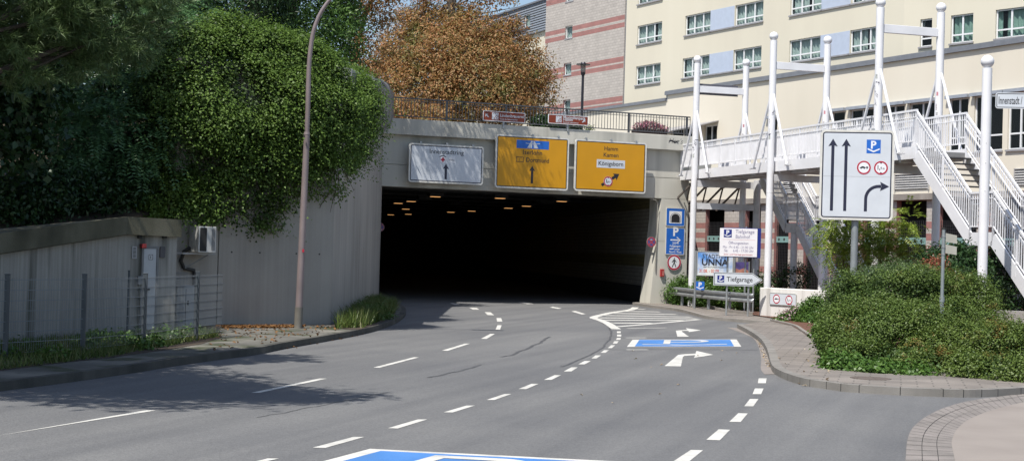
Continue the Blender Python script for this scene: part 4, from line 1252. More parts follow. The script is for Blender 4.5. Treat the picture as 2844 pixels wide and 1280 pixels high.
d.face([(xs - sw / 2, -hh * .80), (xs + sw / 2, -hh * .80), (xs + sw / 2, zt - cr), (xs - sw / 2, zt - cr)], -.006)
for k in range(8):
    a, b = R_(180 - k * 11.25), R_(180 - (k + 1) * 11.25)
    cxx = xs + cr
    d.face([(cxx + (cr + sw / 2) * math.cos(a), zt - cr + (cr + sw / 2) * math.sin(a)), (cxx + (cr + sw / 2) * math.cos(b), zt - cr + (cr + sw / 2) * math.sin(b)),
            (cxx + (cr - sw / 2) * math.cos(b), zt - cr + (cr - sw / 2) * math.sin(b)), (cxx + (cr - sw / 2) * math.cos(a), zt - cr + (cr - sw / 2) * math.sin(a))], -.006)
d.face([(xs + cr - .01, zt - sw / 2), (xs + cr + .06, zt - sw / 2), (xs + cr + .06, zt + sw / 2), (xs + cr - .01, zt + sw / 2)], -.0065)
d.face([(xs + cr + .03, zt + .13), (xs + cr + .28, zt), (xs + cr + .07, zt)], -.007); d.face([(xs + cr + .03, zt - .13), (xs + cr + .07, zt), (xs + cr + .28, zt)], -.007)
d.build('arrow', s_blk, t)
p_symbol(t, hw * .44, hh * .64, .195, s_blue)
round_symbol(t, hw * .19, hh * .17, .20, 'trailer'); round_symbol(t, hw * .65, hh * .17, .20, '1,9m')
d = MB(); d.box((-hw + .1, -.004, -.045), (hw - .1, -.0025, -.038)); d.build('panel_joint', s_alu, t)
d = MB(); d.cyl((.0, .18, -cc.z), (.0, .18, hh - .1), .10, .10, 20); d.build('post', m_post, t, smooth=True)
for z in (hh - .35, 0, -hh + .3):
    d = MB(); d.box((-hw + .2, .05, z), (hw - .2, .085, z + .06)); d.build('bracket', m_galv, t)
for x in (-hw * .35, hw * .42):
    d = MB(); d.box((x - .05, .02, hh), (x + .05, .06, hh + .05)); d.build('clamp', m_galv, t)

# ---- arrow shaped garage sign in front of the guard rail
t, hw, hh, Fr, cc = facing(1982, 755, 2117, 796, 50.6, R_(-6), 'arrow_sign', 'white arrow shaped Tiefgarage sign on two posts before guard rail')
tip = .34
def arr(i): return [(-hw + i, -hh + i), (hw - tip, -hh + i), (hw - i * 1.4, 0), (hw - tip, hh - i), (-hw + i, hh - i)]
d = MB(); d.mi = 0; d.prismy(arr(0), .003, .04)
d.mi = 2; d.face(arr(0.001), 0); d.mi = 1; d.face(arr(.022), -.002); d.mi = 2; d.face(arr(.042), -.004)
d.build('panel', [s_alu, s_txt, s_white], t)
p_symbol(t, -hw * .70, -.0, .115, s_navy, -.006)
d = MB(); d.text('Tiefgarage', -hw * .46, -.075, h=.155, wd=.86, y=-.006, align='l', bold=.008); d.build('lettering', s_txt, t)
for px in (2017, 2077):
    u, z = Fr.hit(px, 870); u -= (Fr.hit(1982, 755)[0] + Fr.hit(2117, 796)[0]) / 2
    d = MB(); d.cyl((u, .075, -cc.z + .09), (u, .075, hh * .9), .033, .033, 12); d.build('post', m_galv, t, smooth=True)
# ---- opening hours board
t, hw, hh, Fr, cc = facing(2000, 633, 2102, 714, 53.6, R_(-5), 'garage_board', 'white Tiefgarage Bahnhof opening hours board behind the arrow sign', 'information board')
d = MB(); d.mi = 0; d.box((-hw, 0, -hh), (hw, .03, hh)); d.mi = 1; d.box((-hw + .1, .035, -hh - .03), (hw + .13, .2, hh + .02)); d.build('panel', [plain('board_white', (.80, .78, .80), .4, vary=.03), s_navy], t)
p_symbol(t, -hw * .58, hh * .63, .14, s_navy, -.003)
d = MB(); y = -.004
d.text('Tiefgarage', .22, hh * .66, wd=.66, h=.125, y=y); d.text('Bahnhof', .15, hh * .30, wd=.50, h=.125, y=y)
d.text('Öffnungszeiten', .0, -hh * .12, wd=.70, h=.09, y=y); d.text('Mo - Fr: 6.45 - 21.00 Uhr', 0, -hh * .42, wd=1.08, h=.09, y=y); d.text('Sa:', -.49, -hh * .67, h=.09, y=y, align='l'); d.text('6.45 - 17.00 Uhr', .54, -hh * .67, wd=.72, h=.09, y=y, align='r')
d.build('lettering', plain('faded_print', (.22, .20, .33), .5), t)
d = MB(); d.text('Sonn- und Feiertags geschlossen', 0, -hh * .9, wd=1.0, h=.055, y=y); d.box((-hw * .85, -.002, hh * .19), (hw * .9, -.001, hh * .2)); d.build('red_lettering', plain('red_print', (.5, .08, .08), .5), t)
for u in (-.35, .28, .58):
    d = MB(); d.cyl((u, .24, -cc.z + .1), (u, .24, hh + (.08 if u == .28 else -.1)), .035, .035, 12); d.build('post', m_galv, t, smooth=True)
# ---- festival banner with the small parking sign below
t, hw, hh, Fr, cc = facing(1936, 697, 2036, 768, 56.0, R_(-4), 'festival_banner', 'festival banner reading Stadtfest Unna between white masts', 'banner')
m, tt, b, o = _new('sky_print')
N, L = tt.nodes.new, tt.links.new
tc = N('ShaderNodeTexCoord'); nz = N('ShaderNodeTexNoise'); nz.inputs['Scale'].default_value = 1.6; nz.inputs['Detail'].default_value = 5
L(tc.outputs['Object'], nz.inputs['Vector']); rp = N('ShaderNodeValToRGB'); rp.color_ramp.elements[0].position = .38; rp.color_ramp.elements[1].position = .62
rp.color_ramp.elements[0].color = (.10, .28, .66, 1); rp.color_ramp.elements[1].color = (.72, .74, .72, 1)
L(nz.outputs['Fac'], rp.inputs['Fac']); L(rp.outputs['Color'], b.inputs['Base Color'])
d = MB(); d.mi = 0; d.box((-hw, 0, -hh), (hw, .03, hh)); d.mi = 1
for a, b_ in (((-hw, -hh), (-hw + .03, hh)), ((hw - .03, -hh), (hw, hh)), ((-hw + .03, hh - .03), (hw - .03, hh)), ((-hw + .03, -hh), (hw - .03, -hh + .03))): d.box((a[0], -.012, a[1]), (b_[0], 0, b_[1]))
d.build('panel', [m, s_alu], t)
d = MB(); d.text('STADTFEST', .02, hh * .45, wd=hw * 1.45, h=.15, y=-.004, bold=.01); d.text('UNNA', .0, -hh * .13, wd=hw * 1.45, h=.24, y=-.004, bold=.03); d.text('ÜBER 100 STUNDEN PROGRAMM', 0, -hh * .33, wd=hw * 1.3, h=.05, y=-.004); d.build('lettering', s_txt, t)
d = MB(); d.text('31.08. - 02.09.', -hw * .85, -hh * .72, h=.12, wd=hw * 1.1, y=-.004, align='l', bold=.008); d.build('red_lettering', plain('orange_print', (.6, .06, .02), .4), t)
for u in (-hw - .04, hw + .04):
    d = MB(); d.cyl((u, .02, -cc.z + .1), (u, .02, hh + .02), .04, .04, 10); d.build('post', m_galv, t, smooth=True)
t, hw, hh, Fr, cc = facing(1933, 784, 1956, 802, 55.6, R_(-4), 'small_parking_sign', 'small blue parking sign below the festival banner', 'road sign')
p_symbol(t, 0, 0, hw, s_blue); d = MB(); d.box((-hw, 0, -hh * 1.25), (hw, .02, hh * 1.2)); d.build('panel', s_alu, t)
t, hw, hh, Fr, cc = facing(2044, 727, 2078, 764, 57.0, R_(-4), 'event_poster', 'small purple and orange poster right of the festival banner', 'poster')
d = MB(); d.mi = 0; d.box((-hw, 0, -hh), (hw, .03, hh)); d.mi = 1; d.face([(-hw, -hh), (hw, -hh), (hw, -hh * .3), (hw * .3, hh * .1), (-hw * .4, -hh * .2), (-hw, 0)], -.003)
d.build('panel', [plain('purple_print', (.09, .07, .22), .4, vary=.6, scale=3), plain('orange_field', (.35, .16, .12), .4, vary=.5, scale=4)], t)
for u in (-hw - .03, hw + .03):
    d = MB(); d.cyl((u, .02, -cc.z + .1), (u, .02, hh + .02), .03, .03, 10); d.build('post', m_galv, t)

# ---- white wall with the twin prohibition sign
FWW = Frame((8.32, 51.15), (8.98 - 8.32 + .9, -1.35 - .75))
u0, _ = FWW.hit(2098, 885); u1, _ = FWW.hit(2290, 885); zt = 1.06
t = thing('planter_wall', 'low white rendered wall carrying two round prohibition symbols', 'wall', FWW.at(0, 0, 0), FWW.rz)
m_wwall = weathered('white_render', [(.62, .60, .57), (.74, .72, .69), (.80, .78, .75)], big=.5, streak=2.5, bump=.1, stain=((.5, .48, .45), 1.1, 1))
d = MB()
pts = [(u0 + .35, 0), (u1, 0), (u1, .35), (u0 + .35, .35)]
pts = [(u0 + .3 + .3 * math.cos(R_(a)), .3 + .3 * math.sin(R_(a))) for a in range(270, 89, -18)] + [(u1, .6), (u1, 0)]
d.prism(pts, 0, zt); d.build('wall', m_wwall, t, bevel=.015)
a, b = FWW.hit(2138, 812, -.03), FWW.hit(2211, 850, -.03)
t = thing('height_limit_sign', 'grey sign with no trailers and 1,9m symbols on white wall', 'road sign', FWW.at((a[0] + b[0]) / 2, -.03, (a[1] + b[1]) / 2), FWW.rz)
hw, hh = (b[0] - a[0]) / 2, (a[1] - b[1]) / 2
panel(t, hw, hh, s_white, s_white, s_alu, r=.05, bw=.01, inset=.02, th=.028)
round_symbol(t, -hw * .47, 0, hh * .80, 'trailer'); round_symbol(t, hw * .47, -.01, hh * .80, '1,9m')

# ---- guard rail
gp = [Vector((6.42, 60.55)), Vector((6.85, 58.2)), Vector((7.3, 56.2)), Vector((7.95, 54.0)), Vector((8.5, 52.7))]
gps = smooth(gp, 5)
t = thing('guard_rail', 'galvanised crash barrier before the plants at the pillar', 'crash barrier', (gp[0].x, gp[0].y, .1))
o = gp[0]
nrm = [Vector((-(gps[min(i + 1, len(gps) - 1)] - gps[max(i - 1, 0)]).normalized().y, (gps[min(i + 1, len(gps) - 1)] - gps[max(i - 1, 0)]).normalized().x)) for i in range(len(gps))]
sec = [(.0, .38), (.07, .40), (.08, .46), (.02, .52), (.0, .545), (.02, .57), (.08, .63), (.07, .69), (0, .71)]
d = MB()
vs = []
for p, n_ in zip(gps, nrm):
    for off, z in sec:
        q = p - o - n_ * off
        vs.append((q.x, q.y, z))
m_ = len(sec)
d.add(vs, [(i * m_ + j, (i + 1) * m_ + j, (i + 1) * m_ + j + 1, i * m_ + j + 1) for i in range(len(gps) - 1) for j in range(m_ - 1)])
d.build('beam', m_galv, t, smooth=True).modifiers.new('thickness', 'SOLIDIFY').thickness = .006
for fr in (.15, .34, .53, .72, .92):
    i = int(fr * (len(gps) - 1)); p = gps[i] - o; n_ = nrm[i]
    d = MB(); d.box((p.x + n_.x * .08 - .05, p.y + n_.y * .08 - .05, 0), (p.x + n_.x * .08 + .05, p.y + n_.y * .08 + .05, .66)); d.build('post', m_galv, t)

# ---- thin sign post at the hedge, street sign on the ball mast
c = P(2621, 640, 29.5)
t = thing('finger_post', 'thin grey post with two small beige finger plates by the hedge', 'sign post', (c.x, c.y, .12))
top = c.z + .02
d = MB(); d.cyl((0, 0, 0), (0, 0, 1.25), .042, .042, 12); d.cyl((0, 0, 1.25), (0, 0, top - .12), .034, .034, 12); d.cyl((0, 0, 1.2), (0, 0, 1.3), .05, .05, 12); d.build('post', m_post, t, smooth=True)
d = MB(); d.cyl((0, 0, top - .12), (0, 0, top - .08), .04, .04, 12); d.build('cap', m_dark, t)
for z in (top - .36, top - .58):
    d = MB(); d.prismy([(.04, z), (.26, z - .03), (.26, z + .13), (.04, z + .17)], -.01, .012); d.build('finger_plate', plain('beige_plate', (.42, .41, .36), .5), t)
for z in (top - .27, top - .48, top - .62):
    d = MB(); d.cyl((0, 0, z), (0, 0, z + .03), .042, .042, 12); d.build('clamp', m_galv, t)

# ================================================================== FOOTBRIDGE
m_steel = plain('white_steel', (.78, .78, .80), .38, vary=.05, scale=2, bump=.02)
m_steel2 = plain('white_steel_worn', (.60, .60, .615), .45, vary=.12, scale=4)
m_trd = plain('tread_grating', (.05, .05, .052), .7, vary=.2)
m_grey = plain('grey_steel', (.16, .16, .16), .5, vary=.2)
M1 = Vector((7.1, 59.4)); e = Vector((.2814, -.9596)); FBm = Frame(M1, e)
bridge = thing('footbridge', 'white steel footbridge hung from ball topped masts with staircases', 'footbridge', (M1.x, M1.y, 0), FBm.rz)
RM = .122
def scribble(parent, x, y, z0, z1, seed, a0):
    rd = random.Random(seed); d = MB()
    for k in range(5):
        pts = []
        aa, zz = a0 + rd.uniform(-.4, .4), rd.uniform(z0, z1)
        for q in range(7):
            aa += rd.uniform(-.35, .35); zz += rd.uniform(-.1, .1)
            pts.append((aa, min(z1, max(z0, zz))))
        for (a1, q1), (a2, q2) in zip(pts[:-1], pts[1:]):
            r = RM + .003; w_ = .012
            d.add([(x + r * math.cos(a1), y + r * math.sin(a1), q1 - w_), (x + r * math.cos(a2), y + r * math.sin(a2), q2 - w_), (x + r * math.cos(a2), y + r * math.sin(a2), q2 + w_), (x + r * math.cos(a1), y + r * math.sin(a1), q1 + w_)], [(0, 1, 2, 3)])
    d.build('graffiti', plain('dark_spray', (.05, .05, .09), .6), parent)
def patch(parent, x, y, z, h, a, da, col):
    d = MB(); r = RM + .002
    n = 4
    vs = []
    for k in range(n + 1):
        t_ = a + da * k / n
        vs += [(x + r * math.cos(t_), y + r * math.sin(t_), z), (x + r * math.cos(t_), y + r * math.sin(t_), z + h)]
    d.add(vs, [(2 * k, 2 * k + 2, 2 * k + 3, 2 * k + 1) for k in range(n)])
    d.build('sticker', plain('sticker_%d' % int(col[0] * 100), col, .6, vary=.4, scale=20), parent)
ZTOP = [9.62, 9.68, 9.78]
MX = [0.0, 6.71, 13.97]
WB = 2.1
for i, x in enumerate(MX):
    for y in (0.0, WB):
        zt = ZTOP[i]
        d = MB(); d.cyl((x, y, 0), (x, y, zt), RM, RM, 24); d.cyl((x, y, 4.35), (x, y, 4.37), RM + .004, RM + .004, 24)
        m = d.build('mast', m_steel, bridge, smooth=True)
        d = MB(); d.sphere((x, y, zt + .15), .155, 24, 14); d.cyl((x, y, zt - .0), (x, y, zt + .03), .06, .06, 12); d.build('ball', m_steel, m, smooth=True)
        zs = zt - 1.9
        for s in (-1, 1):
            yf = -.03 if y == 0 else WB + .03
            d = MB(); d.cyl((x + s * RM * .8, y, zs), (x + s * 1.32, yf, 5.28), .045, .045, 10); d.build('strut', m_steel, m, smooth=True)
            d = MB(); d.cyl((x + s * 1.32, yf - .08, 5.26), (x + s * 1.32, yf + .1 if y == 0 else yf - .1, 5.26), .03, .03, 8); d.bar((x + s * 1.30, yf, 5.27), (x + s * 1.62, yf, 5.24), .04, .04); d.build('strut_bracket', m_steel2, m)
        a0 = math.atan2(-y - 30, 40 - x) - .55
        if y == 0:
            scribble(m, x, y, [6.05, 6.35, 6.75][i], [6.6, 7.3, 7.5][i], 3 + i, a0 + .55)
            patch(m, x, y, [5.9, 6.2, 7.6][i], .14, a0, .6, (.42, .44, .42))
        else:
            patch(m, x, y, 6.75, .2, a0, .5, (.5, .47, .47)); patch(m, x, y, 7.2, .12, a0 + .2, .5, (.52, .22, .25)); patch(m, x, y, 6.6, .1, a0 + .1, .7, (.43, .43, .44))
    zc = [8.48, 8.68, 9.02][i]
    d = MB(); d.box((x - .06, RM, zc), (x + .06, WB - RM, zc + .26)); cb = d.build('crossbeam', m_steel, bridge, bevel=.01)
    if i == 0:
        d = MB(); d.box((x - .10, RM + .02, zc - .07), (x - .07, WB - .3, zc + .36)); d.build('sign_panel', plain('dark_sign_back', (.09, .09, .11), .5), cb)
Y0, Y1 = .22, WB - .22
XS, XE = -1.9, 15.85
ZF = 5.34
d = MB()
for y in (Y0, Y1): d.bar((XS, y, 5.28), (XE, y, 5.28), .06, .36)
d.build('edge_beam', m_steel, bridge)
d = MB(); d.box((XS, Y0 + .03, 5.2), (XE, Y1 - .03, ZF)); d.build('deck', weathered('deck_grey', [(.2, .2, .2), (.28, .28, .28)]), bridge)
d = MB()
for k in range(9): x = XS + .8 + k * 2.0; d.box((x - .06, Y0 + .03, 5.04), (x + .06, Y1 - .03, 5.2))
d.bar((XS, Y0 + .5, 5.12), (XE, Y0 + .5, 5.12), .08, .16); d.build('joist', m_steel2, bridge)
def balustrade(parent, p0, p1, solid, hgt=1.18, step=.11, postn=None, name='balustrade'):
    """parallel to the line p0-p1 at floor level, upright bars"""
    p0, p1 = Vector(p0), Vector(p1)
    ln = (Vector((p1.x, p1.y)) - Vector((p0.x, p0.y))).length
    d = MB(); up = Vector((0, 0, 1))
    d.bar(p0 + up * hgt, p1 + up * hgt, .055, .06)
    d.bar(p0 + up * (hgt - .2), p1 + up * (hgt - .2), .025, .025)
    d.bar(p0 + up * .28, p1 + up * .28, .03, .035)
    k = max(2, int(ln / step))
    for i in range(k + 1):
        q = p0.lerp(p1, i / k)
        d.bar(q + up * .28, q + up * hgt, .02, .03)
    bal = d.build(name, m_steel, parent)
    if solid:
        d = MB()
        a, b = p0 + up * .30, p1 + up * .30
        n = (p1 - p0).cross(up).normalized() * -.012
        for i in range(k):
            q, r = p0.lerp(p1, i / k), p0.lerp(p1, (i + .93) / k)
            d.add([q + up * .31 + n, r + up * .31 + n, r + up * (hgt - .2) + n, q + up * (hgt - .2) + n], [(0, 1, 2, 3)])
        d.build('infill_panel', m_steel, bal)
    m_ = postn or max(2, int(round(ln / 1.25)) + 1)
    for i in range(m_):
        q = p0.lerp(p1, i / (m_ - 1))
        d = MB(); d.bar(q - up * .18, q + up * (hgt - .0), .05, .035); d.build('post', m_steel, bal)
    return bal
b_ = balustrade(bridge, (XS, Y0, ZF), (13.6, Y0, ZF), True)
b_ = balustrade(bridge, (13.6, Y0, ZF), (XE, Y0, ZF), False)
b_ = balustrade(bridge, (3.1, Y1, ZF), (13.6, Y1, ZF), True)
b_ = balustrade(bridge, (13.6, Y1, ZF), (XE, Y1, ZF), False)
b_ = balustrade(bridge, (XS, Y1, ZF), (.6, Y1, ZF), True)
d = MB()
for k, (xx, cl) in enumerate(((-.9, 0), (0.5, 0), (1.1, 0))): d.box((xx, Y1 - .02, ZF + .02), (xx + .42, Y1 + .0, ZF + .24))
d.build('teal_panel', plain('teal', (.03, .22, .21), .5), bridge)
def staircase(name, x0, z0, segs, ya, yb, mat_s, rails=('a', 'b'), tread_mat=None):
    st = MB()
    root = None
    x, z = x0, z0
    stp = bpy.data.objects.new(name, None)
    sm = MB(); tm = MB()
    pieces = []
    for kind, dx, dz in segs:
        x2, z2 = x + dx, z + dz
        for y in (ya, yb):
            sm.bar((x, y, z - .14), (x2, y, z2 - .14), .05, .36)
        if kind == 'f':
            n = max(2, int(round(-dz / .175)))
            for i in range(1, n):
                xx, zz = x + dx * i / n, z + dz * i / n
                tm.box((xx - .13, ya + .025, zz - .03), (xx + .13, yb - .025, zz + .005))
        else:
            tm.box((x, ya + .025, z - .06), (x2, yb - .025, z))
        pieces.append((x, z, x2, z2))
        x, z = x2, z2
    s = sm.build(name, mat_s, bridge)
    tm.build('tread', tread_mat or m_trd, s)
    for r in rails:
        y = ya if r == 'a' else yb
        for x, z, x2, z2 in pieces:
            bb = MB(); up = Vector((0, 0, 1)); h = 1.12
            p0, p1 = Vector((x, y, z)), Vector((x2, y, z2))
            bb.bar(p0 + up * h, p1 + up * h, .055, .06); bb.bar(p0 + up * (h - .16), p1 + up * (h - .16), .022, .022); bb.bar(p0 + up * .2, p1 + up * .2, .03, .03)
            bb.bar(p0 + up * (h - .3) + Vector((0, .07 if r == 'a' else -.07, 0)), p1 + up * (h - .3) + Vector((0, .07 if r == 'a' else -.07, 0)), .035, .035)
            k = max(3, int((x2 - x) / .105))
            for i in range(k + 1):
                q = p0.lerp(p1, i / k); bb.bar(q + up * .2, q + up * h, .02, .03)
            n = max(2, int(round((x2 - x) / 1.2)) + 1)
            for i in range(n):
                q = p0.lerp(p1, i / (n - 1)); bb.bar(q - up * .22, q + up * h, .055, .04)
            bb.build('handrail', m_steel, s)
    return s
staircase('staircase', XE, ZF, [('f', 2.85, -2.45), ('l', 1.08, 0), ('f', 3.2, -2.78)], Y0, Y1, m_steel)
staircase('staircase', .75, ZF - .02, [('f', 2.25, -1.97), ('l', .95, 0), ('f', 3.5, -3.15)], 2.5, 3.75, m_steel2)
d = MB(); d.box((.62, Y1, ZF - .1), (3.1, 2.5, ZF)); d.build('deck', m_steel2, bridge)
def column(x, y, z0, z1, r=.12, mat=None):
    d = MB(); d.cyl((x, y, z0), (x, y, z1), r, r, 16); d.build('column', mat or m_steel2, bridge, smooth=True)
column(.35, 2.55, 0, 5.1, .14); column(3.5, 2.62, 0, 3.1, .13)
d = MB(); d.bar((0, RM, 4.02), (.35, 2.42, 4.02), .12, .24); d.build('beam', m_steel2, bridge)
d = MB(); d.bar((0, RM, 4.9), (.35, 3.4, 4.9), .14, .26); d.build('beam', m_steel2, bridge)
d = MB(); d.bar((6.71, RM, 4.88), (6.71, WB - RM, 4.88), .12, .24); d.build('beam', m_steel2, bridge)
d = MB(); d.bar((13.97, RM, 4.88), (13.97, WB - RM, 4.88), .12, .24); d.build('beam', m_steel2, bridge)
m_brz = plain('rusty_brace', (.12, .105, .09), .6, vary=.25)
for k in range(4):
    y = .35 + k * .72
    d = MB(); d.bar((-1.2, y, 4.9), (-2.6, y - .38, 3.95), .05, .07); d.bar((-1.2, y, 4.9), (-2.6, y + .38, 3.95), .05, .07); d.box((-1.26, y - .06, 4.82), (-1.14, y + .06, 4.98)); d.build('brace', m_brz, bridge)
column(18.9, Y0 + .25, 0, 2.75, .1, m_steel); column(18.9, Y1 - .25, 0, 2.75, .1, m_steel)
# ---- the free standing mast with its street sign
c = P(2727, 820, 38); mx = Vector((11.84, 38.0))
t = thing('ball_mast', 'thick white ball topped mast standing alone before the right stairs', 'mast', (mx.x, mx.y, 0))
zt = 7.0
d = MB(); d.cyl((0, 0, 0), (0, 0, zt), .122, .122, 28); d.build('shaft', m_steel, t, smooth=True)
d = MB(); d.sphere((0, 0, zt + .165), .165, 28, 16); d.cyl((0, 0, zt), (0, 0, zt + .04), .06, .06, 12); d.build('ball', m_steel, t, smooth=True)
d = MB()
for z in (3.9, 4.6, 5.1): d.sphere((-.02, -.122, z), .008, 8, 5)
d.build('bolt', m_dark, t)
yaw = R_(-8)
a, b = P(2768, 257, 37.85), P(2844, 303, 37.85)
hh = (P(2800, 257, 37.9).z - P(2800, 301, 37.9).z) / 2
t = thing('street_sign', 'grey Innenstadt direction sign on the ball topped mast', 'road sign', (P(2768, 280, 37.85).x + .8, 37.78, P(2768, 279, 37.85).z), yaw)
hw = .82
panel(t, hw, hh, s_white, s_txt, s_white, r=.06, bw=.018, inset=.022, th=.03)
d = MB(); d.text('Innenstadt /', -hw + .075, -.085, h=.185, wd=.57, y=-.005, align='l', bold=.01); d.build('lettering', s_txt, t)
d = MB(); d.bar((-hw - .22, .06, hh * .6), (hw - .4, .045, hh * .6), .03, .04); d.build('bracket', m_galv, t)

# ================================================================== HOTEL
m_cream = weathered('cream_plaster', [(.60, .56, .46), (.64, .60, .49), (.66, .62, .51)], big=.15, streak=.5, bump=.06, speck=30)
m_cream2 = weathered('pale_plaster', [(.645, .60, .50), (.69, .64, .54), (.71, .665, .565)], big=.15, streak=.5, bump=.06, speck=30)
m_bbr = brickmat('pale_brick', (.47, .435, .40), (.41, .38, .35), (.33, .30, .275), .42, .2, .016)
m_rbr = brickmat('red_brick', (.36, .165, .15), (.30, .14, .128), (.27, .17, .155), .42, .2, .016)
m_cap = plain('zinc_cap', (.22, .23, .255), .45, .3, vary=.1)
m_frame = plain('white_frame', (.74, .75, .76), .35, vary=.03)
m_bluep = plain('pale_blue_panel', (.44, .50, .61), .45, vary=.05)
m_sill = plain('sill_zinc', (.33, .32, .33), .5, .2)
m_glass = glassmat('window_glass', (.03, .035, .04), .22)
m_curt = plain('pale_curtain', (.50, .57, .56), .85, vary=.15, scale=4)
m_curt2 = plain('green_curtain', (.30, .44, .39), .85, vary=.2, scale=4)
m_room = plain('dark_room', (.02, .02, .022), .9)  # near-black colour stands for the darkness of unlit rooms behind the panes
def wall_grid(mb, x0, x1, z0, z1, holes, zc=(), matf=None, y=0.0, depth=.16):
    xs = sorted(set([x0, x1] + [h[0] for h in holes] + [h[1] for h in holes]))
    zs = sorted(set([z0, z1] + list(zc) + [h[2] for h in holes] + [h[3] for h in holes]))
    xs = [v for v in xs if x0 <= v <= x1]; zs = [v for v in zs if z0 <= v <= z1]
    for a, b in zip(xs[:-1], xs[1:]):
        for c, d_ in zip(zs[:-1], zs[1:]):
            m1, m2 = (a + b) / 2, (c + d_) / 2
            if any(h[0] < m1 < h[1] and h[2] < m2 < h[3] for h in holes): continue
            mb.mi = matf(m2) if matf else 0
            mb.add([(a, y, c), (b, y, c), (b, y, d_), (a, y, d_)], [(0, 1, 2, 3)])
    for a, b, c, d_ in holes:
        mb.mi = matf((c + d_) / 2) if matf else 0
        mb.add([(a, y, c), (a, y + depth, c), (a, y + depth, d_), (a, y, d_)], [(0, 1, 2, 3)])
        mb.add([(b, y, c), (b, y, d_), (b, y + depth, d_), (b, y + depth, c)], [(0, 1, 2, 3)])
        mb.add([(a, y, d_), (a, y + depth, d_), (b, y + depth, d_), (b, y, d_)], [(0, 1, 2, 3)])
        mb.add([(a, y, c), (b, y, c), (b, y + depth, c), (a, y + depth, c)], [(0, 1, 2, 3)])
def window(parent, x0, x1, z0, z1, cols, transom=.3, sill=True, curtain=m_curt, tilt=None, y=.10, seed=0):
    rd = random.Random(seed)
    d = MB(); f = .075
    d.box((x0, y, z0), (x0 + f, y + .06, z1)); d.box((x1 - f, y, z0), (x1, y + .06, z1)); d.box((x0 + f, y, z0), (x1 - f, y + .06, z0 + f)); d.box((x0 + f, y, z1 - f), (x1 - f, y + .06, z1))
    zt = z0 + (z1 - z0) * transom
    for i in range(1, cols):
        x = x0 + (x1 - x0) * i / cols; d.box((x - .05, y - .01, z0 + f), (x + .05, y + .06, z1 - f))
    if transom > 0:
        for i in range(cols):
            a = x0 + (x1 - x0) * i / cols + (.05 if i else f); b = x0 + (x1 - x0) * (i + 1) / cols - (.05 if i < cols - 1 else f)
            d.box((a, y - .005, zt - .04), (b, y + .06, zt + .04))
    if tilt is not None:
        for i in tilt:
            a = x0 + (x1 - x0) * i / cols + .06; b = x0 + (x1 - x0) * (i + 1) / cols - .06
            d.bar((a, y - .0, zt + .05), (a, y + .22, z1 - f), .05, .05, up=(1, 0, 0)); d.bar((b, y, zt + .05), (b, y + .22, z1 - f), .05, .05, up=(1, 0, 0))
    w_ = d.build('window', m_frame, parent)
    d = MB(); d.add([(x0 + f, y + .03, z0 + f), (x1 - f, y + .03, z0 + f), (x1 - f, y + .03, z1 - f), (x0 + f, y + .03, z1 - f)], [(0, 1, 2, 3)]); d.build('pane', m_glass, w_)
    if curtain:
        d = MB(); n = int((x1 - x0) / .05); vs = []
        ph = rd.uniform(0, 6)
        for i in range(n + 1):
            x = x0 + (x1 - x0) * i / n; yy = y + .17 + .05 * math.sin(i * 1.05 + ph) + .02 * math.sin(i * .37 + ph)
            vs += [(x, yy, z0 - .1), (x, yy, z1 + .1)]
        gap = rd.choice([None, rd.uniform(.2, .8), None])
        fs = [(2 * i, 2 * i + 2, 2 * i + 3, 2 * i + 1) for i in range(n) if gap is None or abs(i / n - gap) > .05]
        d.add(vs, fs); d.build('curtain', curtain, w_)
    if sill:
        d = MB(); d.box((x0 - .06, -.09, z0 - .09), (x1 + .06, y, z0)); d.build('sill', m_sill, w_)
    return w_
# main block: pale brick stair tower and cream wall on one line
MF = Frame((8.75, 105.0), (.477, -.88))
uc = MF.hit(2508, 150)[0]                 # corner where the front bends
ub = MF.hit(1737, 150)[0]                 # end of the brick
ul = MF.hit(1515, 150)[0]                 # left end of the brick
hotel = thing('hotel', 'long cream hotel with pale brick tower and white windows on bent front', 'building', MF.at(0, 0, 6.1), MF.rz)
ZG, ZTOP_ = 0.0, 17.5                     # local heights above the terrace (6.1)
def H_(px, py): 
    u, z = MF.hit(px, py); return u, z - 6.1
def rz(px0, px1, pyt, pyb):
    a, b = MF.hit(px0, 100)[0], MF.hit(px1, 100)[0]
    zt = MF.hit((px0 + px1) / 2, pyt)[1] - 6.1; zb = MF.hit((px0 + px1) / 2, pyb)[1] - 6.1
    return a, b, zb, zt
wA = [(1770, 1838, 60, 114), (1902, 1974, 35, 90), (2040, 2118, 8, 64), (2193, 2282, -18, 42), (2362, 2446, -45, 12)]
wB = [(1769, 1837, 174, 231), (1898, 1972, 160, 215), (2039, 2116, 132, 190), (2193, 2279, 108, 168), (2361, 2442, 83, 144)]
sB = sum(rz(*w)[2] for w in wB) / 5; hB = sum(rz(*w)[3] - rz(*w)[2] for w in wB) / 5
sA = sum(rz(*w)[2] for w in wA) / 5
holes, wins = [], []
for row, (s0, lst) in enumerate(((sA, wA), (sB, wB), (2 * sA - sB, wB))):
    for i, w in enumerate(lst):
        a, b, _, _ = rz(*w)
        h = (a, b, s0, s0 + hB)
        holes.append(h); wins.append((h, row, i))
panels = []
for s0 in (sA, sB, 2 * sA - sB):
    for i, j in ((1, 2), (3, 4)):
        a = rz(*wB[i])[1]; b = rz(*wB[j])[0]
        panels.append((a + .02, b - .02, s0, s0 + hB))
mb = MB(); wall_grid(mb, ub, uc, ZG, ZTOP_, holes); mb.build('plaster_wall', m_cream, hotel)
for (h, row, i) in wins:
    window(hotel, *h, 3, tilt=[0, 2] if (row == 1 and i == 0) else None, seed=row * 7 + i)
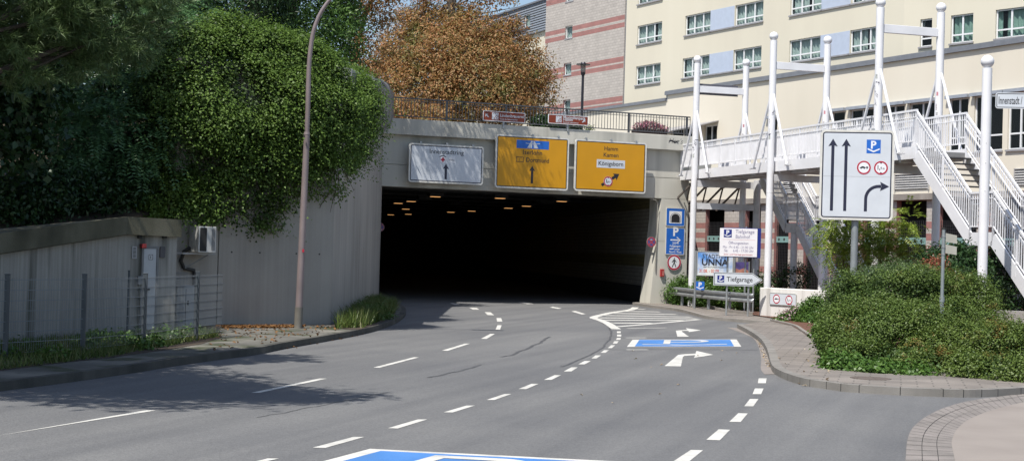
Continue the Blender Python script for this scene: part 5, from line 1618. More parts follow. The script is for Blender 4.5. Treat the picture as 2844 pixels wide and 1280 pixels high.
for a, b, c, d_ in panels:
    d = MB(); d.box((a, .0, c), (b, -.015, d_)); d.box(((a + b) / 2 - .006, -.018, c), ((a + b) / 2 + .006, -.015, d_)); pnl = d.build('blue_panel', m_bluep, hotel)
    d = MB(); d.box((a - .06, -.09, c - .09), (b + .06, 0, c)); d.build('sill', m_sill, hotel)
# brick part with red bands
bw = [(1572, 1591, 73, 105), (1568, 1588, 176, 207), (1566, 1585, 278, 310), (1574, 1594, -32, 2)]
bands_px = [((1628, 66), (1628, 79)), ((1628, 86), (1628, 99)), ((1628, 176), (1628, 190)), ((1628, 194), (1628, 207)), ((1628, 281), (1628, 295)), ((1628, 299), (1628, 311)), ((1560, -7), (1560, 9))]
zb_ = []
for (a, b) in bands_px:
    zb_.append((H_(*b)[1], H_(*a)[1]))
def bm(z): return 1 if any(a <= z <= b for a, b in zb_) else 0
hb = []
for w in bw:
    u0, z1_ = H_(w[0], w[2]); u1, z0_ = H_(w[1], w[3]); hb.append((u0, u1, z0_, H_((w[0] + w[1]) / 2, w[2])[1]))
mb = MB(); wall_grid(mb, ul, ub - .12, ZG, ZTOP_, hb, [v for q in zb_ for v in q], bm, y=-.06, depth=.2)
mb.mi = 0; mb.add([(ub - .12, -.06, ZG), (ub - .12, .2, ZG), (ub - .12, .2, ZTOP_), (ub - .12, -.06, ZTOP_)], [(0, 1, 2, 3)])
mb.add([(ul, 12, ZG), (ul, -.06, ZG), (ul, -.06, ZTOP_), (ul, 12, ZTOP_)], [(0, 1, 2, 3)])
mb.build('brick_wall', [m_bbr, m_rbr], hotel)
d = MB(); d.box((ub - .12, .02, ZG), (ub + .06, .3, ZTOP_)); d.build('corner_joint', m_cap, hotel)
for h in hb:
    window(hotel, *h, 1, transom=0, curtain=m_curt, tilt=[0], y=.06, seed=int(h[2] * 7))
# bent right part
FR_ = Frame(MF.at(uc, 0, 0), (4.5, -5.9))
rel_rz = FR_.rz - MF.rz
RT = Matrix.Rotation(rel_rz, 4, 'Z'); RT.translation = (uc, 0, 0)
def rz2(px0, px1, pyt, pyb):
    a, b = FR_.hit(px0, 100)[0], FR_.hit(px1, 100)[0]
    return a, b, FR_.hit((px0 + px1) / 2, pyb)[1] - 6.1, FR_.hit((px0 + px1) / 2, pyt)[1] - 6.1
class XMB(MB):
    def __init__(s): super().__init__(); s.T = RT
r_w = [rz2(2555, 2588, 58, 134), rz2(2640, 2702, 42, 118), rz2(2764, 2850, 22, 104)]
last = r_w[-1]
for k in range(1, 4):
    off = 4.6 * k; r_w.append((last[0] + off, last[1] + off, last[2], last[3]))
zz0 = sum(w[2] for w in r_w) / len(r_w); zz1 = sum(w[3] for w in r_w) / len(r_w)
r_w = [(w[0], w[1], zz0, zz1) for w in r_w]
r_up = [(w[0], w[1], zz0 + 2.9, zz1 + 2.9) for w in r_w]
mb = XMB(); wall_grid(mb, 0, 22, ZG, ZTOP_, r_w + r_up); mb.build('plaster_wall', m_cream, hotel)
_MB = MB
class MB(XMB): pass
for i, w in enumerate(r_w + r_up):
    window(hotel, *w, 1 if i % 6 == 0 else 2, tilt=[0] if i % 6 == 0 else None, curtain=None if i % 6 == 0 else m_curt2, seed=40 + i)
MB = _MB
end = RT @ Vector((22, 0, 0)); endb = RT @ Vector((22, 14, 0))
roof_pts = [(ul, 0), (uc, 0), (end.x, end.y), (endb.x, endb.y), (uc + 8, 16), (ul, 14)]
mb = MB(); mb.prism([(p[0], p[1]) for p in roof_pts], ZTOP_, ZTOP_ + .3); mb.build('roof', m_cap, hotel)
mb = MB()
bp = roof_pts[2:]
for a, b in zip(bp[:-1], bp[1:]):
    mb.add([(a[0], a[1], ZG), (b[0], b[1], ZG), (b[0], b[1], ZTOP_), (a[0], a[1], ZTOP_)], [(0, 1, 2, 3)])
mb.add([(ul + .2, .9, ZG), (uc, .9, ZG), (uc, .9, ZTOP_), (ul + .2, .9, ZTOP_)], [(0, 1, 2, 3)])
mb.build('dark_backing', m_room, hotel)
# ---- lower wing in front of it, with the garage level below
WF = Frame((10.0, 98.0), (.4407, -.8977))
u0 = WF.hit(1853, 300)[0]; uend = WF.hit(2844, 300)[0] + 14; ustart = WF.hit(1480, 300)[0]
wing = thing('hotel_wing', 'low pale cream wing with zinc roof edge over brick garage piers', 'building', WF.at(0, 0, 0), WF.rz)
ztop = sum(WF.hit(x, y)[1] for x, y in ((1860, 265), (2350, 191), (2800, 125))) / 3
ztop2 = sum(WF.hit(x, y)[1] for x, y in ((1845, 284), (1680, 303))) / 2
LEDGE = 5.45
wpx = [(2136, 2160, 1), (2163, 2178, 0), (2310, 2347, 1), (2362, 2428, 2), (2455, 2512, 2), (2526, 2596, 2), (2636, 2689, 2), (2706, 2786, 2), (2800, 2866, 2)]
holes = []
for a, b, k in wpx:
    if k == 0: continue
    ua, ub2 = WF.hit(a, 300)[0], WF.hit(b, 300)[0]
    holes.append((ua, ub2, 7.45, 10.15 if k else 10.0))
lastw = holes[-1]
for k in range(1, 4): holes.append((lastw[0] + 3.2 * k, lastw[1] + 3.2 * k, 7.45, 10.15))
pav = [(1864, 1930), (1957, 1992)]
hp = [(WF.hit(a, 350)[0], WF.hit(b, 350)[0], 8.6, 10.15) for a, b in pav]
mb = MB(); wall_grid(mb, u0, uend, LEDGE, ztop, [h for h in holes + hp], depth=.2); mb.build('plaster_wall', m_cream2, wing)
mb = MB(); wall_grid(mb, ustart, u0, LEDGE, ztop2, [], y=.05); mb.build('plaster_wall', m_cream2, wing)
mb = MB(); mb.box((u0 - .15, -.14, ztop), (uend, .5, ztop + .22)); mb.box((u0 - .15, -.10, ztop + .22), (uend, .5, ztop + .27)); mb.box((ustart, -.1, ztop2), (u0 - .16, .5, ztop2 + .2)); mb.box((u0 - .15, -.0, ztop2), (u0, .5, ztop)); mb.build('roof_edge', m_cap, wing)
for i, h in enumerate(holes):
    w_ = window(wing, *h, 2 if i > 1 else 1, transom=.28, curtain=m_curt2 if i in (8, 10) else None, seed=70 + i, sill=True)
    d = MB(); d.box((h[0] - .12, -.22, h[3] - .02), (h[1] + .12, -.005, h[3] + .14)); d.build('shutter_box', plain('shutter_grey', (.30, .33, .38), .5), w_)
for h in hp:
    w_ = window(wing, *h, 2, transom=0, curtain=None, sill=False)
ua, ub2 = WF.hit(1862, 340)[0], WF.hit(1996, 340)[0]
d = MB(); d.add([(ua - .5, -1.5, 9.7), (ub2, -1.5, 10.0), (ub2, -.01, 10.4), (ua - .5, -.01, 10.25)], [(0, 1, 2, 3)]); o = d.build('awning', plain('awning_grey', (.30, .29, .29), .7, vary=.2), wing); o.modifiers.new('thickness', 'SOLIDIFY').thickness = .06
d = MB(); d.box((u0 - 4, -.22, LEDGE - .25), (uend, .2, LEDGE + .06)); d.build('ledge', weathered('ledge_concrete', [(.2, .18, .16), (.33, .3, .27)], big=.8, streak=2), wing)
for a, b in ((2179, 2222), (2300, 2340), (2488, 2580), (2820, 2900)):
    ua, ub2 = WF.hit(a, 520)[0], WF.hit(b, 520)[0]
    d = MB(); d.mi = 1; d.box((ua, -.01, 5.75), (ub2, .0, 6.5)); d.mi = 0
    for k in range(6):
        z = 5.78 + k * .12; d.add([(ua, -.07, z), (ub2, -.07, z), (ub2, -.015, z + .09), (ua, -.015, z + .09)], [(0, 1, 2, 3)])
    d.box((ua - .05, -.08, 5.7), (ua, 0, 6.55)); d.box((ub2, -.08, 5.7), (ub2 + .05, 0, 6.55)); d.box((ua - .05, -.08, 6.5), (ub2 + .05, 0, 6.55))
    d.build('louvre', [plain('louvre_grey', (.42, .41, .40), .5), m_dark], wing)
gr = [(1958, 2011), (2068, 2112), (2150, 2190), (2232, 2285), (2312, 2370), (2395, 2458), (2488, 2572), (2604, 2712), (2742, 2850)]
gh = [(WF.hit(a, 650)[0], WF.hit(b, 650)[0], .05, LEDGE - .28) for a, b in gr]
gh = [(a + .02, b, c, d_) for a, b, c, d_ in gh]
redz = [(1.1, 1.45), (1.75, 2.1), (3.0, 3.3), (3.55, 3.9)]
redz = [(1.15, 1.55), (2.55, 2.9), (3.15, 3.5), (3.75, 4.1)]
mb = MB(); wall_grid(mb, u0 - 4, uend, 0, LEDGE - .25, gh, [v for q in redz for v in q], lambda z: 1 if any(a <= z <= b for a, b in redz) else 0, depth=.3)
mb.build('brick_pier', [m_bbr, m_rbr], wing)
m_gri = plain('grille_metal', (.045, .045, .05), .5, .3)
for a, b, c, d_ in gh:
    d = MB(); y = .18
    n = int((b - a) / .14)
    for i in range(n + 1): x = a + (b - a) * i / n; d.box((x - .013, y, c), (x + .013, y + .02, d_ - 1.0))
    for k in range(int((d_ - 1.0 - c) / .16)): z = c + k * .16; d.box((a, y + .02, z), (b, y + .035, z + .025))
    g_ = d.build('grille', m_gri, wing)
    d = MB(); d.mi = 0; d.box((a, y - .03, 2.95), (b, y - .004, 3.3)); d.mi = 1
    for k in range(max(2, int((b - a) / .5))):
        x = a + .25 + k * .5
        if x < b - .1: d.face(circ(x, 3.125, .085, 14), y - .032)
    d.build('teal_band', [plain('pale_teal', (.20, .34, .33), .5), m_dark], g_)
mb = MB(); mb.box((u0 - 4, 1.6, 0), (uend, 1.7, ztop - .1)); mb.build('dark_backing', m_room, wing)
mb = MB(); mb.box((u0 + .1, .1, ztop - .05), (uend, 1.6, ztop)); mb.box((u0 - 4, .1, LEDGE - .2), (uend, 1.6, LEDGE - .1)); mb.build('roof', m_cap, wing)
# ---- metal clad block behind the orange tree
CF = Frame(MF.at(ul - .3, 6.0, 0), (.40, -.916))
x_l = CF.hit(1290, 60)[0]; x_r = CF.hit(1524, 60)[0]
zt = CF.hit(1500, 5)[1]; zm = CF.hit(1500, 86)[1]
blk = thing('metal_clad_building', 'grey corrugated metal clad storey over cream wall behind orange tree', 'building', CF.at(0, 0, 6.1), CF.rz)
m_corr, tt, b, o = _new('corrugated_metal')
N, L = tt.nodes.new, tt.links.new
tc = N('ShaderNodeTexCoord'); sx = N('ShaderNodeSeparateXYZ'); L(tc.outputs['Object'], sx.inputs[0])
mu = N('ShaderNodeMath'); mu.operation = 'MULTIPLY'; mu.inputs[1].default_value = 2 * math.pi / .22; L(sx.outputs['Z'], mu.inputs[0])
si = N('ShaderNodeMath'); si.operation = 'SINE'; L(mu.outputs[0], si.inputs[0])
bp_ = N('ShaderNodeBump'); bp_.inputs['Distance'].default_value = .06; bp_.inputs['Strength'].default_value = 1; L(si.outputs[0], bp_.inputs['Height']); L(bp_.outputs['Normal'], b.inputs['Normal'])
b.inputs['Base Color'].default_value = (.27, .30, .34, 1); b.inputs['Metallic'].default_value = .3; b.inputs['Roughness'].default_value = .5
wx0, wz1 = CF.hit(1457, 40); wx1, wz0 = CF.hit(1472, 73)
hs = [(wx0, wx1, wz0 - 6.1, CF.hit(1465, 41)[1] - 6.1)]
hs.append((hs[0][0] - 4.2, hs[0][1] - 4.2, hs[0][2], hs[0][3])); hs.append((hs[0][0] - 2.1, hs[0][1] - 2.1, hs[0][2], hs[0][3]))
mb = MB(); wall_grid(mb, x_l - 10, x_r + 3, zm - 6.1, zt - 6.1, hs); mb.build('metal_wall', m_corr, blk)
for h in hs: window(blk, *h, 1, transom=0, curtain=m_curt, seed=3)
mb = MB(); wall_grid(mb, x_l - 10, x_r + 3, 0, zm - 6.1, [], y=.12); mb.build('plaster_wall', m_cream, blk)
mb = MB(); mb.box((x_l - 10, -.1, zt - 6.1), (x_r + 3, 14, zt - 5.95)); mb.box((x_l - 10, -.1, zm - 6.2), (x_r + 3, .1, zm - 6.1)); mb.build('roof_edge', m_cap, blk)
mb = MB(); mb.box((x_l - 10, 1, 0), (x_r + 3, 14, zt - 6.1)); mb.build('dark_backing', m_room, blk)

# ---- street lantern, flower planter on the terrace; tall lamp post on the left
c = P(1616, 320, 72)
t = thing('street_lantern', 'dark street lantern with flat round hat in front of brick tower', 'lantern', (c.x, c.y, 6.2))
ztl = P(1618, 176, 72).z - 6.2
m_lan = plain('lantern_metal', (.035, .035, .045), .4, .4)
d = MB(); d.cyl((0, 0, 0), (0, 0, ztl - .5), .075, .06, 14); d.cyl((0, 0, ztl - .58), (0, 0, ztl - .45), .09, .12, 14); d.build('post', m_lan, t, smooth=True)
d = MB(); d.cyl((0, 0, ztl - .45), (0, 0, ztl - .08), .10, .12, 16); d.build('glass', glassmat('lantern_glass', (.3, .3, .3), .5, .15), t, smooth=True)
d = MB()
for k in range(4): a = k * math.pi / 2 + .4; d.bar((.11 * math.cos(a), .11 * math.sin(a), ztl - .45), (.13 * math.cos(a), .13 * math.sin(a), ztl - .08), .02, .02)
d.cyl((0, 0, ztl - .09), (0, 0, ztl - .05), .33, .33, 24); d.cyl((0, 0, ztl - .05), (0, 0, ztl + .04), .14, .1, 16); d.build('hat', m_lan, t)
c = P(1803, 380, 66)
t = thing('flower_planter', 'dark slatted planter full of pink flowers on the terrace', 'planter', (c.x, c.y, 6.2), F.rz)
zp = P(1803, 362, 66).z - 6.2
d = MB(); d.box((-.75, -.25, 0), (.75, .25, zp)); 
for k in range(14): x = -.72 + k * .108; d.box((x, -.285, .05), (x + .06, -.25, zp + .05))
d.build('box', plain('dark_wood', (.03, .02, .018), .7), t)
crown('flowers', [(-.4, 0, zp + .12, .38, .25, .18), (.05, 0, zp + .18, .4, .25, .24), (.5, 0, zp + .1, .35, .25, .16)], 1100, .07, .06, leafmat('pink_flower', [(.55, .16, .28), (.6, .3, .4), (.10, .16, .04), (.42, .10, .2), (.07, .12, .03)], .2), t, 5, clump=.1, per=8)
c = G(828, 911, .13)
t = thing('lamp_post', 'tall greyish pink curved lamp post before the retaining wall', 'lamp post', (c.x, c.y, .12))
m_pole = plain('lamp_pole', (.24, .195, .195), .45, .2, vary=.18, scale=1.5)
zj = P(852, 385, c.y).z
d = MB(); xj = P(852, 385, c.y).x - c.x
d.cyl((xj * .5 / zj, 0, .5), (xj, 0, zj), .085, .07, 18)
pts = [(xj, 0, zj)]
for px, py in ((855, 300), (857, 215), (860, 160), (868, 100), (882, 55), (901, 20), (925, -8), (960, -30), (1010, -46)):
    q = P(px, py, c.y); pts.append((q.x - c.x, 0, q.z - .12))
d2 = smooth([Vector(p) for p in pts], 4)
d.tube(d2, [.058] * 8 + [.055 - .018 * i / (len(d2) - 9) for i in range(len(d2) - 8)], 14)
d.cyl((xj, 0, zj - .03), (xj, 0, zj + .03), .076, .066, 16); d.build('pole', m_pole, t, smooth=True)
d = MB(); d.cyl((0, 0, 0), (xj * .5 / zj, 0, .5), .095, .095, 18); d.build('base_sleeve', plain('sleeve_grey', (.16, .15, .13), .6, vary=.25), t, smooth=True)
e_ = d2[-1]
d = MB(); d.bar((e_.x - .05, 0, e_.z), (e_.x + .75, 0, e_.z + .06), .26, .12); d.build('lamp_head', plain('lamp_head_grey', (.3, .3, .3), .5), t, bevel=.03)
d = MB(); zz = P(845, 711, c.y).z; d.box((.055, -.092, zz - .03), (.095, -.06, zz + .04)); d.build('sticker', s_red, t)
# ---- low concrete wall at the far right
a, b = P(2738, 905, 33.0), P(2900, 905, 31.5)
mb = MB(); mb.bar((a.x, a.y, .55), (b.x + 3, b.y - 1.2, .55), .3, 1.08)
tag(mb.build('concrete_wall', weathered('stained_concrete', [(.16, .15, .14), (.32, .3, .28), (.45, .43, .4)], big=.8, streak=2.5, stain=((.07, .07, .065), 1.2, 1))), 'low stained concrete wall behind the hedge below the right stairs', 'wall')

# ================================================================== TREES AND PLANTS
m_bark = plain('bark', (.075, .06, .045), .9, vary=.35, scale=8, bump=.8, bscale=25)
m_twig = plain('twig', (.10, .075, .055), .9, vary=.3)
lf_ivy = leafmat('ivy_leaf', [(.10, .175, .034), (.12, .205, .037), (.14, .23, .042), (.165, .26, .052)], .38, .5)
lf_shade = leafmat('gap_shade_leaf', [(.045, .085, .018), (.06, .105, .022)], .25, .6)  # darker leaf copy: shade in the gaps of ivy and hedges painted in
lf_green = leafmat('fresh_leaf', [(.06, .13, .03), (.095, .185, .04), (.135, .24, .055)], .3, .45)
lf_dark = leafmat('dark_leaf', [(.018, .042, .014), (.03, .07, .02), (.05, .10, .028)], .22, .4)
lf_pin = leafmat('feather_leaf', [(.07, .15, .06), (.10, .20, .08), (.14, .26, .10)], .35, .3)
lf_needle = leafmat('pine_needle', [(.07, .12, .035), (.10, .165, .055), (.15, .21, .08)], .1, .5)
lf_orange = leafmat('dry_leaf', [(.30, .13, .05), (.44, .23, .10), (.36, .17, .06), (.24, .18, .055), (.50, .30, .15), (.18, .18, .05), (.40, .20, .08)], .32, .55, patch=((.17, .17, .05), .8, .55))
lf_red = leafmat('red_dry_leaf', [(.26, .075, .04), (.34, .13, .07), (.22, .07, .045)], .3, .55)
lf_hedge = leafmat('hedge_leaf', [(.075, .125, .024), (.10, .155, .03), (.13, .19, .04)], .2, .5, patch=((.17, .12, .032), 1.8, .61))
lf_hedge2 = leafmat('low_hedge_leaf', [(.08, .125, .022), (.105, .16, .03), (.135, .19, .04)], .22, .5, patch=((.20, .13, .034), 1.8, .57))
lf_tip = leafmat('soft_tip_leaf', [(.07, .12, .04), (.11, .17, .065), (.15, .21, .09)], .3, .5)
lf_sumac = leafmat('sapling_leaf', [(.16, .25, .03), (.22, .31, .04), (.27, .33, .05), (.10, .18, .028)], .32, .45, patch=((.30, .10, .03), 1.3, .64))
lf_grass = leafmat('grass_blade', [(.05, .09, .015), (.08, .13, .025), (.12, .16, .04), (.18, .17, .07)], .25, .5)
lf_ground = leafmat('ground_leaf', [(.05, .11, .018), (.08, .16, .03), (.12, .21, .045)], .25, .4)
lf_litter = leafmat('fallen_leaf', [(.16, .075, .025), (.24, .12, .04), (.11, .06, .03)], .1, .7)
def PB(px, py, Y, r, rz_=None, ry=None):
    p = P(px, py, Y)
    return (p.x, p.y, p.z, r, ry or r, rz_ or r)
def sub(blobs, o):
    return [(b[0] - o[0], b[1] - o[1], b[2] - o[2]) + tuple(b[3:]) for b in blobs]
def tree(name, label, cat, base, trunk_r, trunk_pts, blobs, n, L, W, mat, seed, group=None, ends=None, **kw):
    t = thing(name, label, cat, base, 0, group)
    bl = sub(blobs, base)
    tp = [tuple(Vector(p) - Vector(base)) for p in trunk_pts]
    rd = random.Random(seed)
    en = [(b[0] + rd.uniform(-.3, .3) * b[3], b[1], b[2] + rd.uniform(-.2, .5) * b[3]) for b in bl] if ends is None else [tuple(Vector(p) - Vector(base)) for p in ends]
    limbs('trunk', tp, trunk_r, en, m_bark, t, seed)
    crown('crown', bl, n, L, W, mat, t, seed, **kw)
    return t

# ---- climbing ivy over the retaining wall
def PI(px, py, r, out=0.0, rz_=None):     # a clump of ivy on the face of the front wall
    return PB(px, py, 35.45 + (px - 600) * .0061 - out, r, rz_, r * (.85 if py < 350 else .5))
ivb = [PI(470, 265, .8, -.2), PI(540, 175, .9, -.3), PI(620, 135, .8, -.4), PI(705, 180, 1.0, -.3), PI(800, 195, .95, -.3), PI(870, 225, .8, -.2),
       PI(555, 300, 1.05), PI(670, 290, 1.1, .1), PI(780, 300, 1.1, .1), PI(880, 300, 1.0), PB(955, 300, 41.2, 1.0), PB(975, 290, 43.5, .68), PB(960, 235, 43.5, .6),
       PI(500, 420, .75), PI(590, 430, .95), PI(690, 420, 1.05, .1), PI(800, 410, 1.0, .1), PI(880, 390, .95), PB(950, 385, 41.0, .75), PB(978, 350, 43.3, .45),
       PI(490, 540, .55), PI(570, 535, .7), PI(660, 520, .75), PI(735, 515, .6), PI(470, 580, .35), PI(720, 590, .45), PI(620, 600, .42), PI(690, 625, .3),
       PI(560, 585, .38), PI(845, 475, .45, 0, .4), PI(905, 440, .45, 0, .4), PB(940, 440, 40.6, .45), PI(770, 555, .3)]
base = (-6.2, 36.2, .13)
t = thing('ivy', 'huge bright green ivy bush spilling over the tall retaining wall', 'ivy', base)
bl = sub(ivb, base)
crown('foliage', bl, 140000, .074, .046, lf_ivy, t, 11, clump=.42, per=70, droop=.3, up=.65, jit=.27, shell=.78, cut=.78, inner=.03, flat=.42, sag=.75, gaps=(2.6, .66))
crown('foliage', [b[:3] + tuple(v * .86 for v in b[3:]) for b in bl], 36000, .10, .06, lf_shade, t, 13, clump=.3, per=14, droop=.3, up=.5, shell=.8, cut=.7)
crown('foliage', sub([PI(860, 520, .35), PI(900, 500, .35), PI(820, 535, .3), PB(960, 430, 41.0, .3), PI(930, 530, .25)], base), 900, .08, .05, lf_ivy, t, 12, clump=.25, per=7)
rd = random.Random(3)
mb = MB()
for k in range(34):
    px, py = rd.uniform(560, 950), rd.uniform(400, 540)
    Y = 35.4 + (px - 600) * .0061 - .12
    p = P(px, py, Y) - Vector(base); q = p + Vector((rd.uniform(-.5, .5), -.1, rd.uniform(-.9, -.2)))
    mb.tube([p, p.lerp(q, .5) + Vector((rd.uniform(-.1, .1), -.1, 0)), q], [.012, .009, .004], 5)
mb.build('stem', m_twig, t)

# ---- trees behind it
def at(px, py, Y, dz=0):
    p = P(px, py, Y); return (p.x, p.y, p.z + dz)
b0 = at(800, 300, 49); b0 = (b0[0], b0[1], 6.0)
tree('broadleaf_tree', 'fresh green feathery tree between the ivy and orange tree', 'tree', b0, .22,
     [b0, (b0[0], b0[1], 8), at(810, 60, 49), at(820, -150, 49)],
     [PB(760, 150, 48, 1.2), PB(830, 60, 49, 1.4), PB(905, 90, 49.5, 1.15), PB(780, 20, 49, 1.2), PB(880, -40, 50, 1.4), PB(920, 180, 50, 1.0), PB(850, 180, 48.5, 1.1), PB(790, -120, 50, 1.6), PB(900, -170, 50, 1.5), PB(955, 40, 51, .7)],
     24000, .17, .055, lf_green, 21, clump=.34, per=12, droop=.5, shell=.55, cut=.72)
b0 = (-8.2, 47, 6.0)
tree('spruce_tree', 'dark drooping conifer behind the top of the ivy', 'tree', b0, .25, [b0, (-8.2, 47, 9), (-8.1, 47, 14), (-8.1, 47, 19)],
     [PB(640, 40, 46.5, 1.2), PB(720, 55, 47, 1.0), PB(690, -20, 47, 1.3), PB(600, -20, 46.5, 1.3), PB(755, 20, 47.5, .7), PB(670, 85, 46, .7), PB(680, -200, 47, 1.6), PB(560, 60, 46, 1.0)],
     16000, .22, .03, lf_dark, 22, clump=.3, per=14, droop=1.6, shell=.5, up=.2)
# tree of heaven with feathered drooping leaves in front of the bank
rng = np.random.default_rng(31)
b0 = (-8.9, 37.2, 3.6)
th_blobs = [PB(250, 250, 36, 1.0), PB(340, 270, 35.8, 1.1), PB(430, 280, 36, 1.0), PB(500, 210, 36.8, .8), PB(430, 170, 37, .9), PB(300, 380, 35.2, .9), PB(390, 390, 35.2, .9), PB(460, 390, 35.6, .75), PB(230, 400, 35, .8), PB(520, 300, 36.4, .6), PB(160, 330, 35, .9), PB(120, 430, 34.5, .7), PB(480, 60, 37.5, .8), PB(520, 120, 37.5, .6)]
t = thing('tree_of_heaven', 'dark tree with long feathered drooping leaves above the hut', 'tree', b0)
bl = sub(th_blobs, b0)
limbs('trunk', [(0, 0, -.8), (.1, -.1, .5), (.0, -.3, 1.8), (.2, -.3, 3.2)], .16, [(b[0], b[1], b[2]) for b in bl], m_bark, t, 4)
pos, out = crown_points(bl, 900, rng, .3, 3, shell=.7, cut=.6, inner=.1)
pos[:, 1] -= .3; out[:, 1] -= .5; out[:, 0] += .35
fronds('foliage', list(zip(pos, out)), lf_pin, t, 32, .62, 9, .15, .045, .55)
crown('crown', [(b[0], b[1] + 1.0, b[2] - .1, b[3] * .9, b[4], b[5]) for b in bl], 6000, .16, .06, lf_dark, t, 33, clump=.35, per=10, droop=.4, shell=.3)
# thicket that closes the bank behind, one shrub after another
thk = [((-13.5, 40, 5.0), [PB(60, 200, 42, 1.8), PB(-60, 330, 41, 1.8), PB(150, 60, 43, 1.9)]), ((-10.8, 41.5, 5.2), [PB(270, 90, 42.5, 1.9), PB(330, 240, 42, 1.6), PB(190, 290, 42, 1.5)]), ((-8.8, 42.5, 5.6), [PB(440, 90, 43, 1.7), PB(500, 240, 41.5, 1.3), PB(540, 60, 44, 1.5)]),
       ((-10.6, 37.5, 3.8), [PB(280, 470, 38.2, .75, .6), PB(340, 460, 37.5, .9, .75), PB(420, 450, 37.2, .85, .8), PB(480, 470, 37, .6)])]
for i, (b0, bl) in enumerate(thk):
    tree('shrub', ['broad dark shrub deep in the shade at the left edge', 'dark shrub in the shade behind the feathered tree', 'dark shrub between spruce and feathered tree', 'low dark undergrowth shrub on the bank above the hut roof'][i], 'shrub', b0, .12,
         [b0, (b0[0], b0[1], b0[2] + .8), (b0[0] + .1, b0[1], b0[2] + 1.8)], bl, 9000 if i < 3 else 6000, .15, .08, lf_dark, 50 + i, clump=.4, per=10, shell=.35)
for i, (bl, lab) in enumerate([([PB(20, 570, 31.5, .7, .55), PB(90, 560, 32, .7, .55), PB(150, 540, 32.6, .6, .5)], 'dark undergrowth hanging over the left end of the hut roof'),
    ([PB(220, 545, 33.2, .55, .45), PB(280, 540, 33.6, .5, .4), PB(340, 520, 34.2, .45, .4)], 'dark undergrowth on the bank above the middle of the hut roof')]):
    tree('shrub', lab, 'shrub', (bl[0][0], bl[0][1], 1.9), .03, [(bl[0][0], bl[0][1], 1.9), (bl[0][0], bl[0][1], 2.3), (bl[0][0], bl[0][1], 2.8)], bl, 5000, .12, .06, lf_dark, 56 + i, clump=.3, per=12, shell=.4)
# pine reaching in from the left with long needles
def tufts(name, pts, dirs, mat, parent, seed, L=.16, k=46):
    rng = np.random.default_rng(seed)
    n = len(pts)
    P0 = np.repeat(np.asarray(pts), k, 0); D = np.repeat(unit(np.asarray(dirs)), k, 0)
    along = rng.uniform(-.14, .1, (n * k, 1))
    d = unit(D * .9 + rng.normal(size=P0.shape) * .62)
    sd = unit(np.cross(d, rng.normal(size=P0.shape))) * .0075
    b = P0 + D * along
    ln = L * rng.uniform(.7, 1.15, (n * k, 1))
    V = np.stack([b - sd, b + sd, b + d * ln], 1).reshape(-1, 3)
    return npmesh(name, V, 3, mat, parent)
pb = [PB(140, 60, 24, .9), PB(240, 30, 24, .8), PB(330, 70, 24.5, .75), PB(250, 120, 24, .6), PB(390, 100, 25, .5), PB(200, -60, 24, 1.1), PB(330, -40, 24.5, 1.0), PB(430, 60, 25.5, .35), PB(60, -20, 23.5, 1.1), PB(210, 160, 24, .4), PB(60, 130, 23.5, .6), PB(-60, 60, 23, 1.2)]
up_ = [(-10.8, 20.0, 8.0, 2.2, 2.2, 1.4), (-8.8, 18.4, 8.8, 2.2, 2.2, 1.3), (-11.2, 20.5, 9.5, 2.6, 2.6, 1.6), (-9.2, 17.8, 8.6, 2.2, 1.6, 1.2), (-8.0, 16.0, 10.0, 2.2, 2.0, 1.2), (-7.0, 17.0, 8.6, 1.3, 1.2, .9), (-5.6, 16.6, 8.8, .9, .8, .6), (-11.5, 16.5, 9.2, 2.2, 2.0, 1.3)]
b0 = (-10.2, 21.0, .1)
t = thing('pine_tree', 'long needled pine reaching in at the top left corner', 'tree', b0)
bl = sub(pb, b0); bu = sub(up_, b0)
limbs('trunk', [(0, 0, 0), (.1, 0, 2.5), (0, .1, 5), (.2, 0, 8), (.1, 0, 12.5)], .3, [b[:3] for b in bl[:8]] + [b[:3] for b in bu], m_bark, t, 8)
rng = np.random.default_rng(61)
pos, out = crown_points(bl, 900, rng, .22, 3, shell=.5, cut=.5, inner=.3)
tufts('foliage', pos, out + np.array([0, -.1, .25]), lf_needle, t, 62, .2, 44)
pos, out = crown_points(bu, 2300, rng, .35, 4, shell=.55, cut=.5, inner=.25)
crown('crown', bu, 17000, .30, .085, lf_needle, t, 63, clump=.4, per=12, shell=.55, cut=.5, inner=.2)
# maple outside the frame on the left that shades hut and fence
sh = [(-14.5, 24, 6.5, 2.6, 2.8, 1.8), (-13.2, 27.5, 7.0, 2.4, 2.4, 1.7), (-12.6, 30.5, 8.0, 2.3, 2.2, 1.8), (-15.5, 28, 9.0, 3.0, 3.0, 2.2), (-12.0, 25.2, 8.8, 2.2, 2.2, 1.6), (-11.2, 32.3, 9.2, 2.0, 2.0, 1.6), (-13.5, 22.0, 9.0, 2.5, 2.5, 1.8), (-10.2, 30.0, 7.6, 1.3, 1.5, 1.0), (-9.9, 33.5, 8.6, 1.6, 1.6, 1.2), (-11.0, 28.2, 7.2, 1.3, 1.3, 1.0)]
b0 = (-14.2, 26.8, 1.2)
tree('maple_tree', 'dark leafy tree at the left edge shading hut and fence', 'tree', b0, .3, [b0, (-14.2, 26.8, 3.5), (-14, 27, 6), (-13.8, 27, 9)], sh + [PB(20, 330, 31, .8), PB(70, 260, 32, .7), PB(40, 190, 32, .9), PB(30, 420, 30.5, .55), PB(80, 380, 31.5, .4)],
     30000, .18, .15, lf_dark, 71, clump=.45, per=11, droop=.35, shell=.6, cut=.6)

